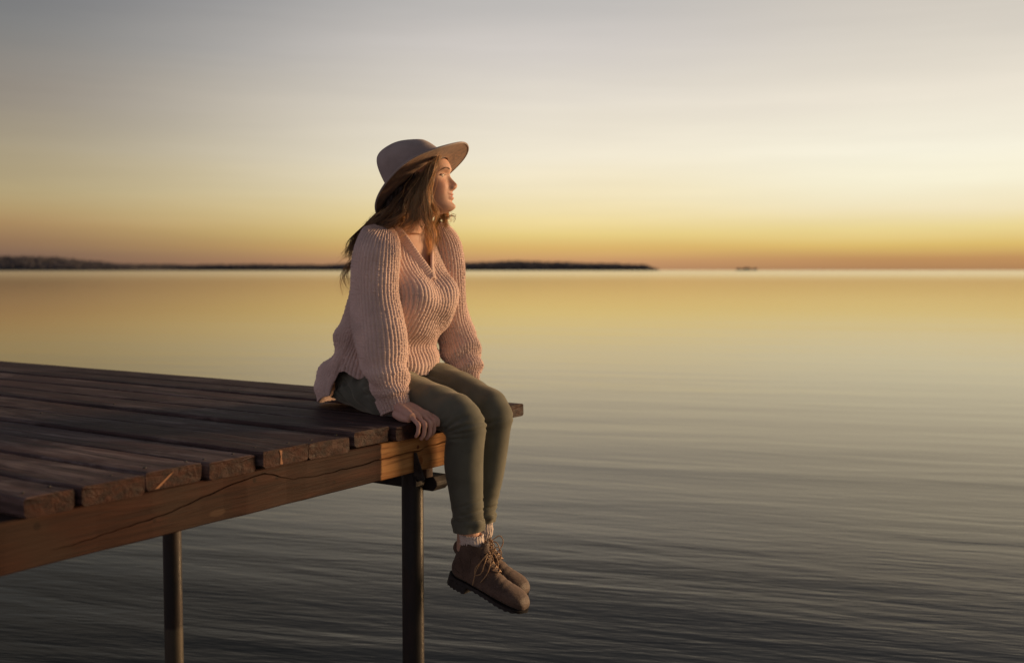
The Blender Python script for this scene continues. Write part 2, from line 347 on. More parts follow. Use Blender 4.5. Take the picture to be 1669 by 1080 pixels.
# ================================================================== the wooden pier
PTOP = 0.0
pier = empty('wooden_pier', (*A0[:2], 0), PIER_RZ, label='dark stained wooden pier of broad planks on round steel posts', category='pier')
PL, PT = 7.5, .040       # plank length, thickness
def plank_material():
    m = NT('stained_planks'); v = m.coord('Object'); oi = m.n('ShaderNodeObjectInfo')
    off = m.n('ShaderNodeCombineXYZ'); m.l(m.math('MULTIPLY', oi.outputs['Random'], 37.0), off.inputs[0]); m.l(m.math('MULTIPLY', oi.outputs['Random'], 11.0), off.inputs[2])
    vm = m.map(v, (1, 1, 1), (0, 0, 0), off.outputs[0])
    g1 = m.noise(m.map(vm, (1.6, 26, 26)), 1.0, 7, .62, 1.2)
    g2 = m.noise(m.map(vm, (5, 150, 150)), 1.0, 4, .6, .4)
    bl = m.noise(m.map(vm, (2.6, 9, 9)), 1.0, 6, .68, .6)
    dark, mid, pale = (.030, .0175, .0155, 1), (.088, .052, .045, 1), (.20, .155, .138, 1)
    c = m.mix(m.range(g1, .32, .68), dark, mid)
    worn = m.math('MULTIPLY', m.range(bl, .44, .66), m.range(m.math('ADD', m.math('MULTIPLY', g1, .6), m.math('MULTIPLY', g2, .4)), .40, .58))
    c = m.mix(m.math('MULTIPLY', worn, .8), c, pale)
    c = m.mix(m.range(g2, .56, .70, 0, .55), c, (.010, .006, .006, 1))
    tone = m.math('ADD', .95, m.math('MULTIPLY', oi.outputs['Random'], .55))
    hs = m.n('ShaderNodeHueSaturation'); m.l(c, hs.inputs['Color']); m.l(tone, hs.inputs['Value'])
    # sawn ends: redder stain left on the end grain
    sx = m.n('ShaderNodeSeparateXYZ'); m.l(v, sx.inputs[0])
    gn = m.n('ShaderNodeNewGeometry'); vt = m.n('ShaderNodeVectorTransform', vector_type='NORMAL', convert_from='WORLD', convert_to='OBJECT'); m.l(gn.outputs['True Normal'], vt.inputs[0])
    sn = m.n('ShaderNodeSeparateXYZ'); m.l(vt.outputs[0], sn.inputs[0])
    endm = m.range(m.math('ABSOLUTE', sn.outputs[0]), .6, .9)
    e1 = m.noise(m.map(vm, (40, 34, 60)), 1.0, 5, .6)
    endc = m.mix(m.range(e1, .3, .75), (.014, .0065, .006, 1), (.052, .018, .011, 1))
    m.set(Base_Color=m.mix(endm, hs.outputs[0], endc), Roughness=m.range(g1, .2, .8, .50, .80, False))
    hgt = m.math('ADD', m.math('MULTIPLY', g1, .8), m.math('MULTIPLY', g2, .35))
    m.set(Normal=m.bump(m.math('ADD', hgt, m.math('MULTIPLY', bl, .5)), .85, .005), Specular_IOR_Level=.14)
    return m.m
MAT_PLANK = plank_material()
seams = [0, .117, .281, .447, .596, .759, .935, 1.09, 1.255, 1.42, 1.575, 1.735]
gaps = [.009, .014, .017, .009, .011, .024, .012, .018, .019, .019, .0, 0]
outs = [.004, .012, -.004, .0, .012, .002, -.004, .010, .008, .004, .010]
zz = [-.001, .0, .002, -.003, .001, -.002, .002, .0, -.001, .002, -.001]
def plank_mesh(w, seed):
    """one sawn board: rounded arrises, slight crown and twist along its length"""
    r_ = np.random.default_rng(seed); bv = .0065
    prof = [(-w/2 + bv, 0), (-w/6, .0007), (w/6, .0007), (w/2 - bv, 0), (w/2 - .0012, -.0012), (w/2, -bv), (w/2, -PT + bv), (w/2 - bv, -PT), (-w/2 + bv, -PT), (-w/2, -PT + bv), (-w/2, -bv), (-w/2 + .0012, -.0012)]
    prof = np.array(prof)[::-1]; xs = np.concatenate([[0, -.002, -.006], -np.linspace(.03, 1.2, 30), -np.linspace(1.3, PL, 26)])
    ph = r_.uniform(0, 6, 4); G = np.zeros((len(xs), len(prof), 3))
    for i, x in enumerate(xs):
        s = .985 if i == 0 else (.995 if i == 1 else 1)
        sway = .0012 * math.sin(x * 2.1 + ph[0]) + .0008 * math.sin(x * 5.3 + ph[1]); lift = .0012 * math.sin(x * 1.7 + ph[2]); tw = .006 * math.sin(x * .9 + ph[3])
        y = prof[:, 0] * s; z = (prof[:, 1] + PT / 2) * (.96 if i == 0 else 1) - PT / 2
        chip = r_.normal(0, .0007, len(prof)) if i < 3 else r_.normal(0, .00025, len(prof))
        G[i, :, 0] = x + (r_.normal(0, .0009, len(prof)) if i == 0 else 0); G[i, :, 1] = y + sway + chip; G[i, :, 2] = z + lift + y * tw + chip
    V, Q = closed(G, True, True); me = mesh_arrays('plank', V, Q, None, False); return me
for k in range(11):
    y0, y1 = seams[k], seams[k + 1] - gaps[k]
    o = add('plank', plank_mesh(y1 - y0, 40 + k), MAT_PLANK, pier); o.location = (outs[k], (y0 + y1) / 2, PTOP + zz[k])
# nail heads over the beam
MAT_STEEL = plain('weathered_steel', (.030, .024, .021, 1), .55, 25, .5, .3, .35)
nb = bmesh.new(); bmesh.ops.create_cone(nb, cap_ends=True, segments=10, radius1=.0042, radius2=.0034, depth=.002); nail = bm_mesh('nail', nb); nail.materials.append(MAT_STEEL)
for k in range(11):
    w = seams[k + 1] - seams[k]
    for j, q in enumerate((.25, .74)):
        for x in (-.045, -1.06):
            o = bpy.data.objects.new('nail', nail); link(o, pier); o.location = (x + rng.normal(0, .008), seams[k] + w * q + rng.normal(0, .006), PTOP + zz[k] + .0014)
# raw splintered spots on two plank ends
MAT_RAW = NT('raw_split_wood'); v_ = MAT_RAW.coord(); MAT_RAW.set(Base_Color=MAT_RAW.mix(MAT_RAW.noise(MAT_RAW.map(v_, (60, 60, 400)), 1, 4), (.19, .075, .03, 1), (.28, .13, .055, 1)), Roughness=.75); MAT_RAW = MAT_RAW.m
def splinter(pts, x, th):
    b = bmesh.new(); fr = [b.verts.new((x + th, y, z)) for y, z in pts]; bk = [b.verts.new((x - .004, y, z)) for y, z in pts]
    b.faces.new(fr)
    for i in range(len(pts)): b.faces.new([fr[i], bk[i], bk[(i + 1) % len(pts)], fr[(i + 1) % len(pts)]])
    bmesh.ops.recalc_face_normals(b, faces=b.faces[:]); add('splinter', bm_mesh('splinter', b), MAT_RAW, pier)
splinter([(.302, -.037), (.312, -.036), (.345, -.013), (.352, -.006), (.340, -.012), (.318, -.026)], -.004, .0012)
splinter([(.650, -.001), (.659, -.002), (.657, -.02), (.661, -.036), (.652, -.035), (.654, -.015)], .012, .0012)

# header beam under the plank ends
def beam_material():
    m = NT('header_beam_wood'); v = m.coord('Object'); sx = m.n('ShaderNodeSeparateXYZ'); m.l(v, sx.inputs[0])
    y = sx.outputs[1]; vm = m.map(v, (30, 1.5, 30))
    g = m.noise(vm, 1.0, 7, .6, 1.5); g2 = m.noise(m.map(v, (160, 6, 160)), 1, 4, .55, .3); bl = m.noise(v, 5.0, 4)
    red = m.mix(m.range(g, .3, .7), (.017, .0072, .0050, 1), (.047, .0180, .0105, 1))
    red = m.mix(m.math('MULTIPLY', m.range(bl, .42, .66), .75), red, (.030, .017, .0115, 1)); red = m.mix(m.range(g2, .55, .68, 0, .5), red, (.013, .007, .005, 1))
    raw = m.mix(m.range(g, .32, .66), (.30, .128, .042, 1), (.44, .225, .083, 1))
    raw = m.mix(m.math('MULTIPLY', m.range(g2, .5, .66), .55), raw, (.12, .052, .02, 1))
    ew = m.math('ADD', y, m.math('MULTIPLY', m.noise(v, 60, 3), .012))
    c = m.mix(m.range(ew, 1.046, 1.056), red, raw)
    def spot(y0, z0, ry, rz, soft=.5):
        a = m.math('DIVIDE', m.math('SUBTRACT', y, y0), ry); b = m.math('DIVIDE', m.math('SUBTRACT', sx.outputs[2], z0), rz)
        q = m.math('ADD', m.math('MULTIPLY', a, a), m.math('MULTIPLY', b, b)); q = m.math('ADD', q, m.math('MULTIPLY', m.math('SUBTRACT', m.noise(v, 45, 3), .5), .8))
        return m.range(q, 1 + soft, 1 - soft)
    for y0, z0, ry, rz, cc, k in [(.475, -.121, .022, .008, (.075, .045, .028, 1), .55), (1.205, -.072, .006, .006, (.10, .03, .012, 1), .9), (1.215, -.112, .012, .012, (.22, .075, .025, 1), .8),
                                  (.66, -.07, .005, .005, (.010, .005, .003, 1), .8), (.03, -.062, .008, .008, (.011, .005, .0035, 1), .8), (.585, -.064, .006, .006, (.009, .005, .003, 1), .8), (.30, -.105, .005, .004, (.010, .005, .003, 1), .7), (.86, -.115, .007, .005, (.012, .006, .004, 1), .7)]:
        c = m.mix(m.math('MULTIPLY', spot(y0, z0, ry, rz), k), c, cc)
    m.set(Base_Color=c, Roughness=.72, Specular_IOR_Level=.12, Normal=m.bump(m.math('ADD', g, m.math('MULTIPLY', g2, .5)), .55, .004)); return m.m
def beam_mesh():
    """sawn timber with a long drying check cut into its outer face"""
    ys = np.linspace(-.30, 1.62, 330); zt, zb = -PT - .001, -.142; G = []
    r_ = np.random.default_rng(5); wob = np.interp(ys, np.linspace(-.3, 1.62, 30), r_.normal(0, .0016, 30))
    ck = np.interp(ys, [-.3, .1, .35, .5, .62, .72, .9, 1.05, 1.17, 1.21, 1.25, 1.4, 1.62], [-.10, -.115, -.095, -.066, -.052, -.085, -.088, -.083, -.079, -.084, -.076, -.072, -.07]) + .0012 * np.sin(ys * 37) + np.interp(ys, np.linspace(-.3, 1.62, 90), r_.normal(0, .0013, 90))
    dep = np.interp(ys, [-.3, .05, .1, .3, .5, .66, .7, .78, 1.0, 1.3, 1.62], [0, 0, .004, .006, .010, .008, .002, .004, .009, .012, .012])
    for i, y in enumerate(ys):
        w = .0006 + .0016 * dep[i] / .012; f = -.006 + wob[i]; b = -.085
        sec = [(f - .003, zt), (f, zt - .003), (f, ck[i] + .012), (f, ck[i] + w), (f - dep[i], ck[i]), (f, ck[i] - w), (f, ck[i] - .012), (f, zb + .003), (f - .003, zb), (b, zb), (b, zt)]
        G.append([(x, y, z) for x, z in sec])
    V, Q = closed(np.array(G), True, True); return mesh_arrays('beam', V, Q, None, False)
add('header_beam', beam_mesh(), beam_material(), pier)

# steel posts
def post_material():
    m = NT('rusty_steel_post'); v = m.coord('Object'); n1 = m.noise(m.map(v, (14, 14, 5)), 1, 6, .65); n2 = m.noise(v, 60, 4)
    c = m.mix(m.range(n1, .38, .68), (.0055, .0045, .0043, 1), (.020, .0105, .0068, 1)); c = m.mix(m.range(n2, .6, .75, 0, .5), c, (.032, .017, .010, 1))
    sx = m.n('ShaderNodeSeparateXYZ'); m.l(v, sx.inputs[0]); tide = m.range(m.math('ADD', sx.outputs[2], m.math('MULTIPLY', m.noise(v, 40, 3), .03)), -.80, -.815)
    c = m.mix(m.math('MULTIPLY', tide, .55), c, (.08, .066, .045, 1))
    m.set(Base_Color=c, Roughness=m.range(n1, .3, .7, .42, .62, False), Metallic=.25, Normal=m.bump(m.math('ADD', n1, m.math('MULTIPLY', n2, .4)), .35, .003)); return m.m
MAT_POST = post_material()
def post(x, y, top, r):
    zs = np.concatenate([np.linspace(top, top - .01, 2), np.linspace(top - .1, -2.6, 18)]); th = np.linspace(0, 2 * math.pi, 40, endpoint=False)
    G = np.stack([np.broadcast_to(x + r * np.cos(th), (len(zs), 40)), np.broadcast_to(y + r * np.sin(th), (len(zs), 40)), np.broadcast_to(zs[:, None], (len(zs), 40))], -1)
    add('post', mesh_arrays('post', *closed(G[:, ::-1])), MAT_POST, pier)
PY, PP = 1.185, 1.245
for x, y in [(-.060, PP), (-1.155, 1.265), (-3.2, 1.265), (-3.2, .18)]:
    post(x, y, -.1435 if x > -.1 else -.185, .0318)
MAT_DARKWOOD = plain('dark_timber', (.022, .014, .011, 1), .75, 18, .5, .3)
# stringers under the deck with chamfered noses
def stringer(y0, x1):
    w, z1, z0 = .062, -.170, -.213
    b = bmesh.new(); pr = [(x1, -.186), (x1 - .012, z1), (-6.5, z1), (-6.5, z0), (x1 - .014, z0), (x1, -.197)]
    l_ = [b.verts.new((x, y0, z)) for x, z in pr]; r__ = [b.verts.new((x, y0 + w, z)) for x, z in pr]
    b.faces.new(l_); b.faces.new(r__[::-1])
    for i in range(len(pr)): b.faces.new([l_[i], r__[i], r__[(i + 1) % 6], l_[(i + 1) % 6]])
    bmesh.ops.recalc_face_normals(b, faces=b.faces[:]); bmesh.ops.bevel(b, geom=b.edges[:], offset=.002, segments=1, affect='EDGES')
    add('stringer', bm_mesh('stringer', b), MAT_DARKWOOD, pier)
stringer(PP + .036, .0); stringer(.215, -2.2)
# cross timbers that carry the planks further back
for x in (-1.1, -2.3, -3.4, -4.6):
    add('cross_timber', bm_mesh('cross_timber', rbox(x - .04, x + .04, .02, 1.68, -.143, -PT - .004)), MAT_DARKWOOD, pier)
# post head: packing block, steel angle and its gusset, bolt
MAT_BLOCK = plain('brown_block', (.075, .034, .018, 1), .7, 22, .4, .3)
add('packing_block', bm_mesh('packing_block', rbox(-.055, -.012, PP + .004, PP + .035, -.1695, -.1425, .002)), MAT_BLOCK, pier)
b = bmesh.new()
pr = [(PY - .004, -.083), (PY + .002, -.085), (PY + .030, -.158), (PY + .026, -.166), (PY + .008, -.168), (PY - .004, -.15)]
fr = [b.verts.new((.0045, y, z)) for y, z in pr]; bk = [b.verts.new((-.003, y, z)) for y, z in pr]
b.faces.new(fr); b.faces.new(bk[::-1])
for i in range(6): b.faces.new([fr[i], bk[i], bk[(i + 1) % 6], fr[(i + 1) % 6]])
bmesh.ops.recalc_face_normals(b, faces=b.faces[:]); add('steel_gusset', bm_mesh('steel_gusset', b), MAT_STEEL, pier)
b = bmesh.new(); pr = [(.0045, -.084), (.034, -.156), (.030, -.166), (.0045, -.150)]
fr = [b.verts.new((x, PY - .004, z)) for x, z in pr]; bk = [b.verts.new((x, PY - .0005, z)) for x, z in pr]
b.faces.new(fr); b.faces.new(bk[::-1])
for i in range(4): b.faces.new([fr[i], bk[i], bk[(i + 1) % 4], fr[(i + 1) % 4]])
bmesh.ops.recalc_face_normals(b, faces=b.faces[:]); add('steel_flange', bm_mesh('steel_flange', b), MAT_STEEL, pier)
add('saddle_plate', bm_mesh('saddle_plate', rbox(-.0285, -.0225, PP - .03, PP + .008, -.19, -.1445, .001)), MAT_STEEL, pier)
# ================================================================== the sitting woman
person = empty('person', tuple(OP), PIER_RZ, label='woman in felt hat, pink knit sweater and olive trousers sitting on the pier edge', category='person')
# local frame of every mesh below: x out over the water, y to the sitter's left, z up, origin on the deck edge

def stn(pl, pr, b, rl, ex=1.0):
    """station from two outline pixels (back/under, front/top) in plane b; half width rl"""
    pl = np.array(pl, float); pr = np.array(pr, float); mid = (pl + pr) / 2
    c = PB(mid[0], mid[1], b); Y = OP[1] + c[0] * nv[1] + b * tv[1]; s = FPX / Y
    d = (pr - pl); Hh = np.linalg.norm(d) / 2 / s; N = np.array([d[0], -d[1]]) / np.linalg.norm(d)
    k = nv[0]; Sx = np.array([N[0], N[1] / k]); Sx /= np.linalg.norm(Sx)
    g = k * Sx[0] * N[0] + Sx[1] * N[1]; lat = rl * tv[0] * N[0]
    rs = math.sqrt(max(Hh ** 2 - lat ** 2, (.45 * Hh) ** 2)) / g
    return (c[0] + Sx[0] * rs, c[2] + Sx[1] * rs, c[0] - Sx[0] * rs, c[2] - Sx[1] * rs, b, rl, ex)
def outward(G):
    n = grid_normals(G); d = ((G - G.mean(1, keepdims=True)) * n).sum()
    if d < 0: G = np.concatenate([G[:, :1], G[:, 1:][:, ::-1]], 1)
    return G
def tri_noise(x, seed, n=6):
    """smooth 1..3-d sum-of-sines noise, about -1..1"""
    r_ = np.random.default_rng(seed); out = 0
    for k in range(n):
        w = r_.normal(0, 1, x.shape[-1]); out = out + np.sin(x @ w + r_.uniform(0, 6.28))
    return out / n ** .5 * .8

# outlines of sleeves and trouser legs
# near sleeve (sitter's right) and far sleeve, from the outlines in the picture
sl_r = [stn((612, 366), (640, 371), -.110, .026), stn((594, 371), (648, 387), -.148, .054), stn((582, 394), (651, 405), -.174, .067), stn((573, 432), (650, 440), -.188, .072), stn((571, 475), (650, 478), -.196, .073), stn((573, 515), (655, 515), -.203, .074), stn((578, 551), (660, 553), -.209, .076),
        stn((585, 585), (662, 585), -.213, .078), stn((594, 610), (664, 608), -.215, .077), stn((601, 630), (668, 624), -.216, .072), stn((607, 645), (668, 636), -.217, .060), stn((612, 655), (665, 644), -.217, .049)]
sl_l = [stn((704, 360), (726, 363), .110, .026), stn((694, 371), (740, 377), .146, .053), stn((688, 394), (750, 393), .172, .063), stn((688, 430), (758, 425), .190, .068), stn((690, 475), (760, 470), .202, .070), stn((700, 523), (766, 518), .212, .072), stn((714, 560), (776, 552), .218, .066),
        stn((721, 585), (782, 578), .222, .066), stn((726, 604), (785, 594), .224, .060), stn((728, 618), (782, 606), .225, .052)]
leg_r = [(-.20, .135, -.425, .03, -.075, .100, .9), (-.155, .122, -.30, .006, -.092, .094, .9), stn((640, 688), (668, 606), -.100, .090, .88), stn((676, 693), (704, 621), -.102, .082, .92), stn((705, 700), (741, 636), -.101, .074), stn((722, 704), (772, 654), -.099, .066), stn((727, 712), (788, 679), -.097, .062), stn((724, 735), (791, 706), -.096, .059),
         stn((724, 762), (789, 745), -.095, .058), stn((730, 797), (788, 796), -.093, .054), stn((736, 828), (788, 828), -.092, .049), stn((740, 858), (787, 857), -.091, .045)]
leg_l = [(-.20, .135, -.425, .03, .075, .100, .9), (-.155, .122, -.30, .006, .090, .094, .9), stn((690, 668), (722, 592), .098, .088, .88), stn((722, 676), (758, 607), .099, .080, .92), stn((752, 684), (793, 626), .099, .072), stn((768, 689), (822, 645), .098, .065), stn((774, 697), (835, 672), .096, .060), stn((769, 720), (833, 702), .094, .057),
         stn((764, 755), (825, 752), .090, .055), stn((762, 790), (817, 794), .084, .051), stn((763, 820), (810, 826), .079, .046), stn((765, 842), (806, 846), .076, .042)]

# ------------------------------------------------------------------ head (own frame: f forward, l left, z up from eye level)
HEADC = np.array([-.152, 0, .715]); HYAW = R(26)
def head2p(P):
    P = np.asarray(P, float); c, s = math.cos(HYAW), math.sin(HYAW)
    return np.stack([P[..., 0] * c - P[..., 1] * s, P[..., 0] * s + P[..., 1] * c, P[..., 2]], -1) + HEADC
def p2head(P):
    Q = P - HEADC; c, s = math.cos(-HYAW), math.sin(-HYAW)
    return np.stack([Q[..., 0] * c - Q[..., 1] * s, Q[..., 0] * s + Q[..., 1] * c, Q[..., 2]], -1)
def head_grid():
    z = np.concatenate([np.linspace(.088, -.085, 90), np.linspace(-.0865, -.135, 45), np.linspace(-.137, -.175, 14)])
    front = np.interp(z, [-.175, -.150, -.135, -.1265, -.119, -.114, -.109, -.1035, -.0935, -.086, -.078, -.066, -.05, -.035, -.015, 0, .012, .022, .034, .054, .07, .088],
                         [-.002, .012, .022, .034, .054, .074, .092, .1015, .1065, .1035, .0975, .097, .0965, .0925, .0875, .0862, .0930, .0945, .0910, .079, .062, .02])
    back = np.interp(z, [-.175, -.135, -.10, -.06, -.02, .03, .06, .088], [-.105, -.078, -.070, -.078, -.088, -.090, -.080, -.03])
    wid = np.interp(z, [-.175, -.15, -.13, -.118, -.108, -.09, -.07, -.045, -.02, .0, .03, .06, .088], [.062, .054, .051, .052, .053, .057, .063, .069, .0715, .0725, .0725, .062, .02])
    ker = np.ones(5) / 5
    sm = lambda a: np.convolve(np.pad(a, 2, 'edge'), ker, 'valid')
    front, back, wid = sm(front), sm(back), sm(wid)
    th = np.linspace(0, 2 * math.pi, 180, endpoint=False); c, s = np.cos(th)[None], np.sin(th)[None]
    fc = np.interp(z, [-.175, -.15, -.12, -.06, 0, .088], [-.055, -.03, -.008, .0, .0, -.005])[:, None]
    jaw = np.interp(z, [-.135, -.115, -.08, -.03, .05], [1.0, 1.25, 1.12, 1.0, .95])[:, None]      # narrower towards the chin
    l = wid[:, None] * np.sign(s) * np.abs(s) ** np.where(c > 0, jaw * .92, .9)
    f = np.where(c > 0, fc + (front[:, None] - fc) * np.abs(c) ** .86, fc + (fc - back[:, None]) * -np.abs(c) ** .9)
    Z = z[:, None] + 0 * l
    g = lambda x, m, sg: np.exp(-((x - m) / sg) ** 2)
    fr = sstep(f, .03, .07); al = np.abs(l)
    # nose
    nz = np.interp(z, [-.050, -.044, -.039, -.033, -.0275, -.022, -.013, -.004, .006, .016], [0, .0090, .0170, .0225, .0235, .0205, .0135, .0068, .0025, .0])[:, None]
    nw = np.interp(z, [-.05, -.04, -.03, -.02, 0, .02], [.0145, .0145, .0125, .0098, .0085, .010])[:, None]
    f = f + fr * nz * np.exp(-(al / nw) ** 2.2)
    f = f + fr * .0065 * g(al, .0130, .0058) * g(Z, -.037, .0075)                                  # nostril wings
    f = f - fr * .0085 * g(al, .030, .0150) * g(Z, .000, .0120)                                   # eye sockets
    f = f + fr * .0052 * g(al, .031, .0115) * g(Z, -.001, .0075)                                   # lids over the eyeballs
    f = f - fr * .0022 * g(al, .031, .012) * g(Z, .0065, .0018)                                    # lid crease
    f = f + fr * .0030 * g(al, .027, .020) * g(Z, .0175, .006)                                     # brow ridge
    f = f + fr * .0042 * g(al, .040, .018) * g(Z, -.031, .014)                                     # cheekbone
    f = f - fr * .0016 * g(al, .0285, .007) * g(Z, -.054, .013) - .0022 * sstep(f, .0, .04) * g(al, .056, .016) * g(Z, -.062, .020)                                     # cheek fold
    lw = .0240
    f = f + fr * .0060 * np.clip(1 - (al / lw) ** 2, 0, 1) * g(Z, -.0565, .0042)                   # upper lip
    f = f + fr * .0072 * np.clip(1 - (al / (lw * .92)) ** 2, 0, 1) * g(Z, -.0685, .0052)           # lower lip
    f = f - fr * .0038 * np.clip(1 - (al / (lw * 1.12)) ** 4, 0, 1) * g(Z, -.0620 + 7.0 * al ** 2, .0016)   # mouth line
    f = f - fr * .0022 * g(al, .0, .016) * g(Z, -.0785, .0045)                                     # under the lip
    f = f - fr * .0022 * g(al, .0, .004) * g(Z, -.0500, .0045)                                     # philtrum
    f = f + fr * .0035 * g(al, 0, .014) * g(Z, -.0945, .009)                                       # chin
    return np.stack([f, l, Z], -1)
HT = R(38); hu = np.array([math.cos(HT), 0, math.sin(HT)]); hw = np.array([-math.sin(HT), 0, math.cos(HT)]); _hr = R(6); hlat = np.array([0, math.cos(_hr), 0]) - math.sin(_hr) * hw; hw = hw * math.cos(_hr) + math.sin(_hr) * np.array([0, 1.0, 0]); HATC = np.array([.001, 0, -.004])
def tuck(P, lim=.86, wmax=.07):
    """keep head and hair inside the hat's crown (head frame)"""
    D = P - HATC; U, L_, W_ = D @ hu, D @ hlat, D @ hw
    W2 = np.where(W_ > 0, wmax * np.tanh(W_ / wmax), W_); r = np.sqrt((U / .1005) ** 2 + (L_ / .0865) ** 2); k = sstep(W_, -.012, .004)
    sc = np.where(r > lim, lim / np.maximum(r, 1e-6), 1); sc = 1 + (sc - 1) * k
    return HATC + (U * sc)[..., None] * hu + (L_ * sc)[..., None] * hlat + W2[..., None] * hw
hg = tuck(head_grid()); head = closed(outward(head2p(hg)), True, True)

# ------------------------------------------------------------------ body under the clothes
def tb(P, r, n=24, sides=18): 
    M_ = np.concatenate([np.asarray(P, float), np.asarray(r, float)[:, None]], 1); S_ = catmull(M_, n); return tube(S_[:, :3], S_[:, 3], sides)
bp = [head]
tor = [(-.195, .11, -.38, .05, 0, .130), (-.185, .20, -.370, .17, 0, .130), (-.140, .32, -.34, .30, 0, .135), (-.108, .385, -.33, .40, 0, .150), (-.140, .44, -.325, .46, 0, .150), (-.156, .495, -.31, .51, 0, .130), (-.164, .535, -.285, .55, 0, .095), (-.156, .566, -.265, .585, 0, .062), (-.138, .60, -.245, .61, 0, .054)]
G, _ = loft(tor, 40, 72); bp.append(closed(outward(G)))
def ctr(s): return ((s[0] + s[2]) / 2, s[4], (s[1] + s[3]) / 2)
SH = {-1: (-.185, -.150, .520), 1: (-.185, .150, .525)}; EL = {-1: (-.145, -.200, .285), 1: (-.150, .215, .285)}; WR = {-1: (-.060, -.217, .052), 1: (-.155, .228, .058)}
for sg in (-1, 1):
    ss = sl_r if sg < 0 else sl_l
    bp.append(tb([ctr(s) for s in ss[2:-2:2]] + [WR[sg]], np.interp(np.linspace(0, 1, len(ss[2:-2:2]) + 1), [0, .5, 1], [.044, .036, .0225]), 30))
    sx = 1 if sg > 0 else -1; bm_ = WR[sg][1] - .0 * sg
    da = 0 if sg < 0 else -.10
    # palm: flat hand leaning on the deck edge
    B = lambda o: bm_ + sg * o              # o>0 = towards the little finger
    ov = lambda pts, rads, n=16: tb([(p[0] + da, p[1], p[2]) for p in pts], rads, n, 14)
    for o0, o1 in ((.016, .034), (.006, .013), (-.005, -.007), (-.014, -.026)):
        bp.append(ov([(-.062, B(o0), .046), (-.030, B((o0 + o1) / 2), .0385), (.014, B(o1), .0225)], [.0155, .0145, .0105]))
    bp.append(ov([(-.055, B(.022), .026), (-.02, B(.032), .017), (.006, B(.034), .014)], [.014, .013, .010]))
    bp.append(ov([(-.055, B(-.012), .028), (-.025, B(-.026), .018), (.004, B(-.026), .014)], [.015, .014, .010]))
    # fingers curl over the plank end (a, c) per joint
    fing = [(.0315, [(.010, .0205), (.0350, .0005), (.0345, -.0195), (.0265, -.034)], .0069), (.0120, [(.013, .0235), (.0415, -.0010), (.0400, -.0265), (.0290, -.0435)], .0076),
            (-.0085, [(.016, .0250), (.0455, .0000), (.0440, -.0275), (.0315, -.0455)], .0079), (-.0280, [(.015, .0245), (.0440, .0020), (.0430, -.0225), (.0320, -.0385)], .0076)]
    if sg > 0: fing = [(o, [(p_[0][0], .020), (p_[0][0] + .034, .015), (p_[0][0] + .058, .0105), (p_[0][0] + .076, .0085)], r) for o, p_, r in fing]
    for o, pts, r in fing:
        P = [(pts[0][0] - .014, B(o * .9), pts[0][1] + .004)]
        for q, (a_, c_) in enumerate(pts): P.append((a_, B(o + .002 * (q - 1)), c_))
        P = np.array(P); P = np.stack([P[0], P[1], (P[1] + P[2]) / 2, P[2], (P[2] + P[3]) / 2, P[3], P[4]])
        bp.append(ov(P, [r * 1.0, r * 1.22, r * .94, r * 1.06, r * .86, r * .90, r * .68], 26))
    bp.append(ov([(-.045, B(-.018), .026), (-.012, B(-.040), .018), (.020, B(-.047), .0155), (.041, B(-.045), .004 if sg < 0 else .012), (.045, B(-.041), -.012 if sg < 0 else .010)], [.0135, .0125, .0100, .0090, .0070], 20))   # thumb
# legs
for st_ in (leg_r, leg_l):
    cs = [ctr(s) for s in st_]; cs[0] = (-.30, cs[0][1], .10); e_ = cs[-1]; cs.append((e_[0] - .004, e_[1], e_[2] - .07))
    bp.append(tb(cs, np.interp(np.arange(len(cs)), [0, 3, 6, 8, len(cs) - 2, len(cs) - 1], [.065, .050, .036, .038, .033, .032]), 60))
V, Q, _ = merge(bp); body_me = remesh(V, Q, .0023, 3, 'body')
BV = mcos(body_me); HL = p2head(BV)
skin = np.tile(np.array([.56, .335, .235]), (len(BV), 1)); al = np.abs(HL[:, 1]); fz = (HL[:, 0] > .06)
def tint(mask, c): 
    global skin
    skin = skin * (1 - mask[:, None]) + np.array(c) * mask[:, None]
gz = lambda x, m_, s_: np.exp(-((x - m_) / s_) ** 2)
tint(fz * .45 * gz(al, .038, .02) * gz(HL[:, 2], -.034, .02), (.58, .25, .18))
tint(fz * .35 * gz(al, 0, .012) * gz(HL[:, 2], -.032, .012), (.60, .28, .20))
tint(fz * .85 * np.clip(1 - (al / .0235) ** 2, 0, 1) * gz(HL[:, 2], -.0625, .0095), (.42, .15, .125))
hand = (np.abs(BV[:, 1]) > .16) & (BV[:, 2] < .08) & (BV[:, 0] > -.1)
tint(hand * .7, (.62, .36, .285))
vcol(body_me, 'skin', skin)
m = NT('skin'); at = m.n('ShaderNodeAttribute', attribute_name='skin'); v_ = m.coord()
c_ = m.mix(m.range(m.noise(v_, 90, 5), .35, .7, 0, .22), at.outputs['Color'], (.44, .21, .145, 1))
m.set(Base_Color=c_, Roughness=.58, Subsurface_Weight=.18, Subsurface_Radius=(.9, .35, .2), Subsurface_Scale=.006, Normal=m.bump(m.noise(v_, 900, 3), .12, .0008), Specular_IOR_Level=.25)
MAT_SKIN = m.m
add('body', body_me, MAT_SKIN, person)
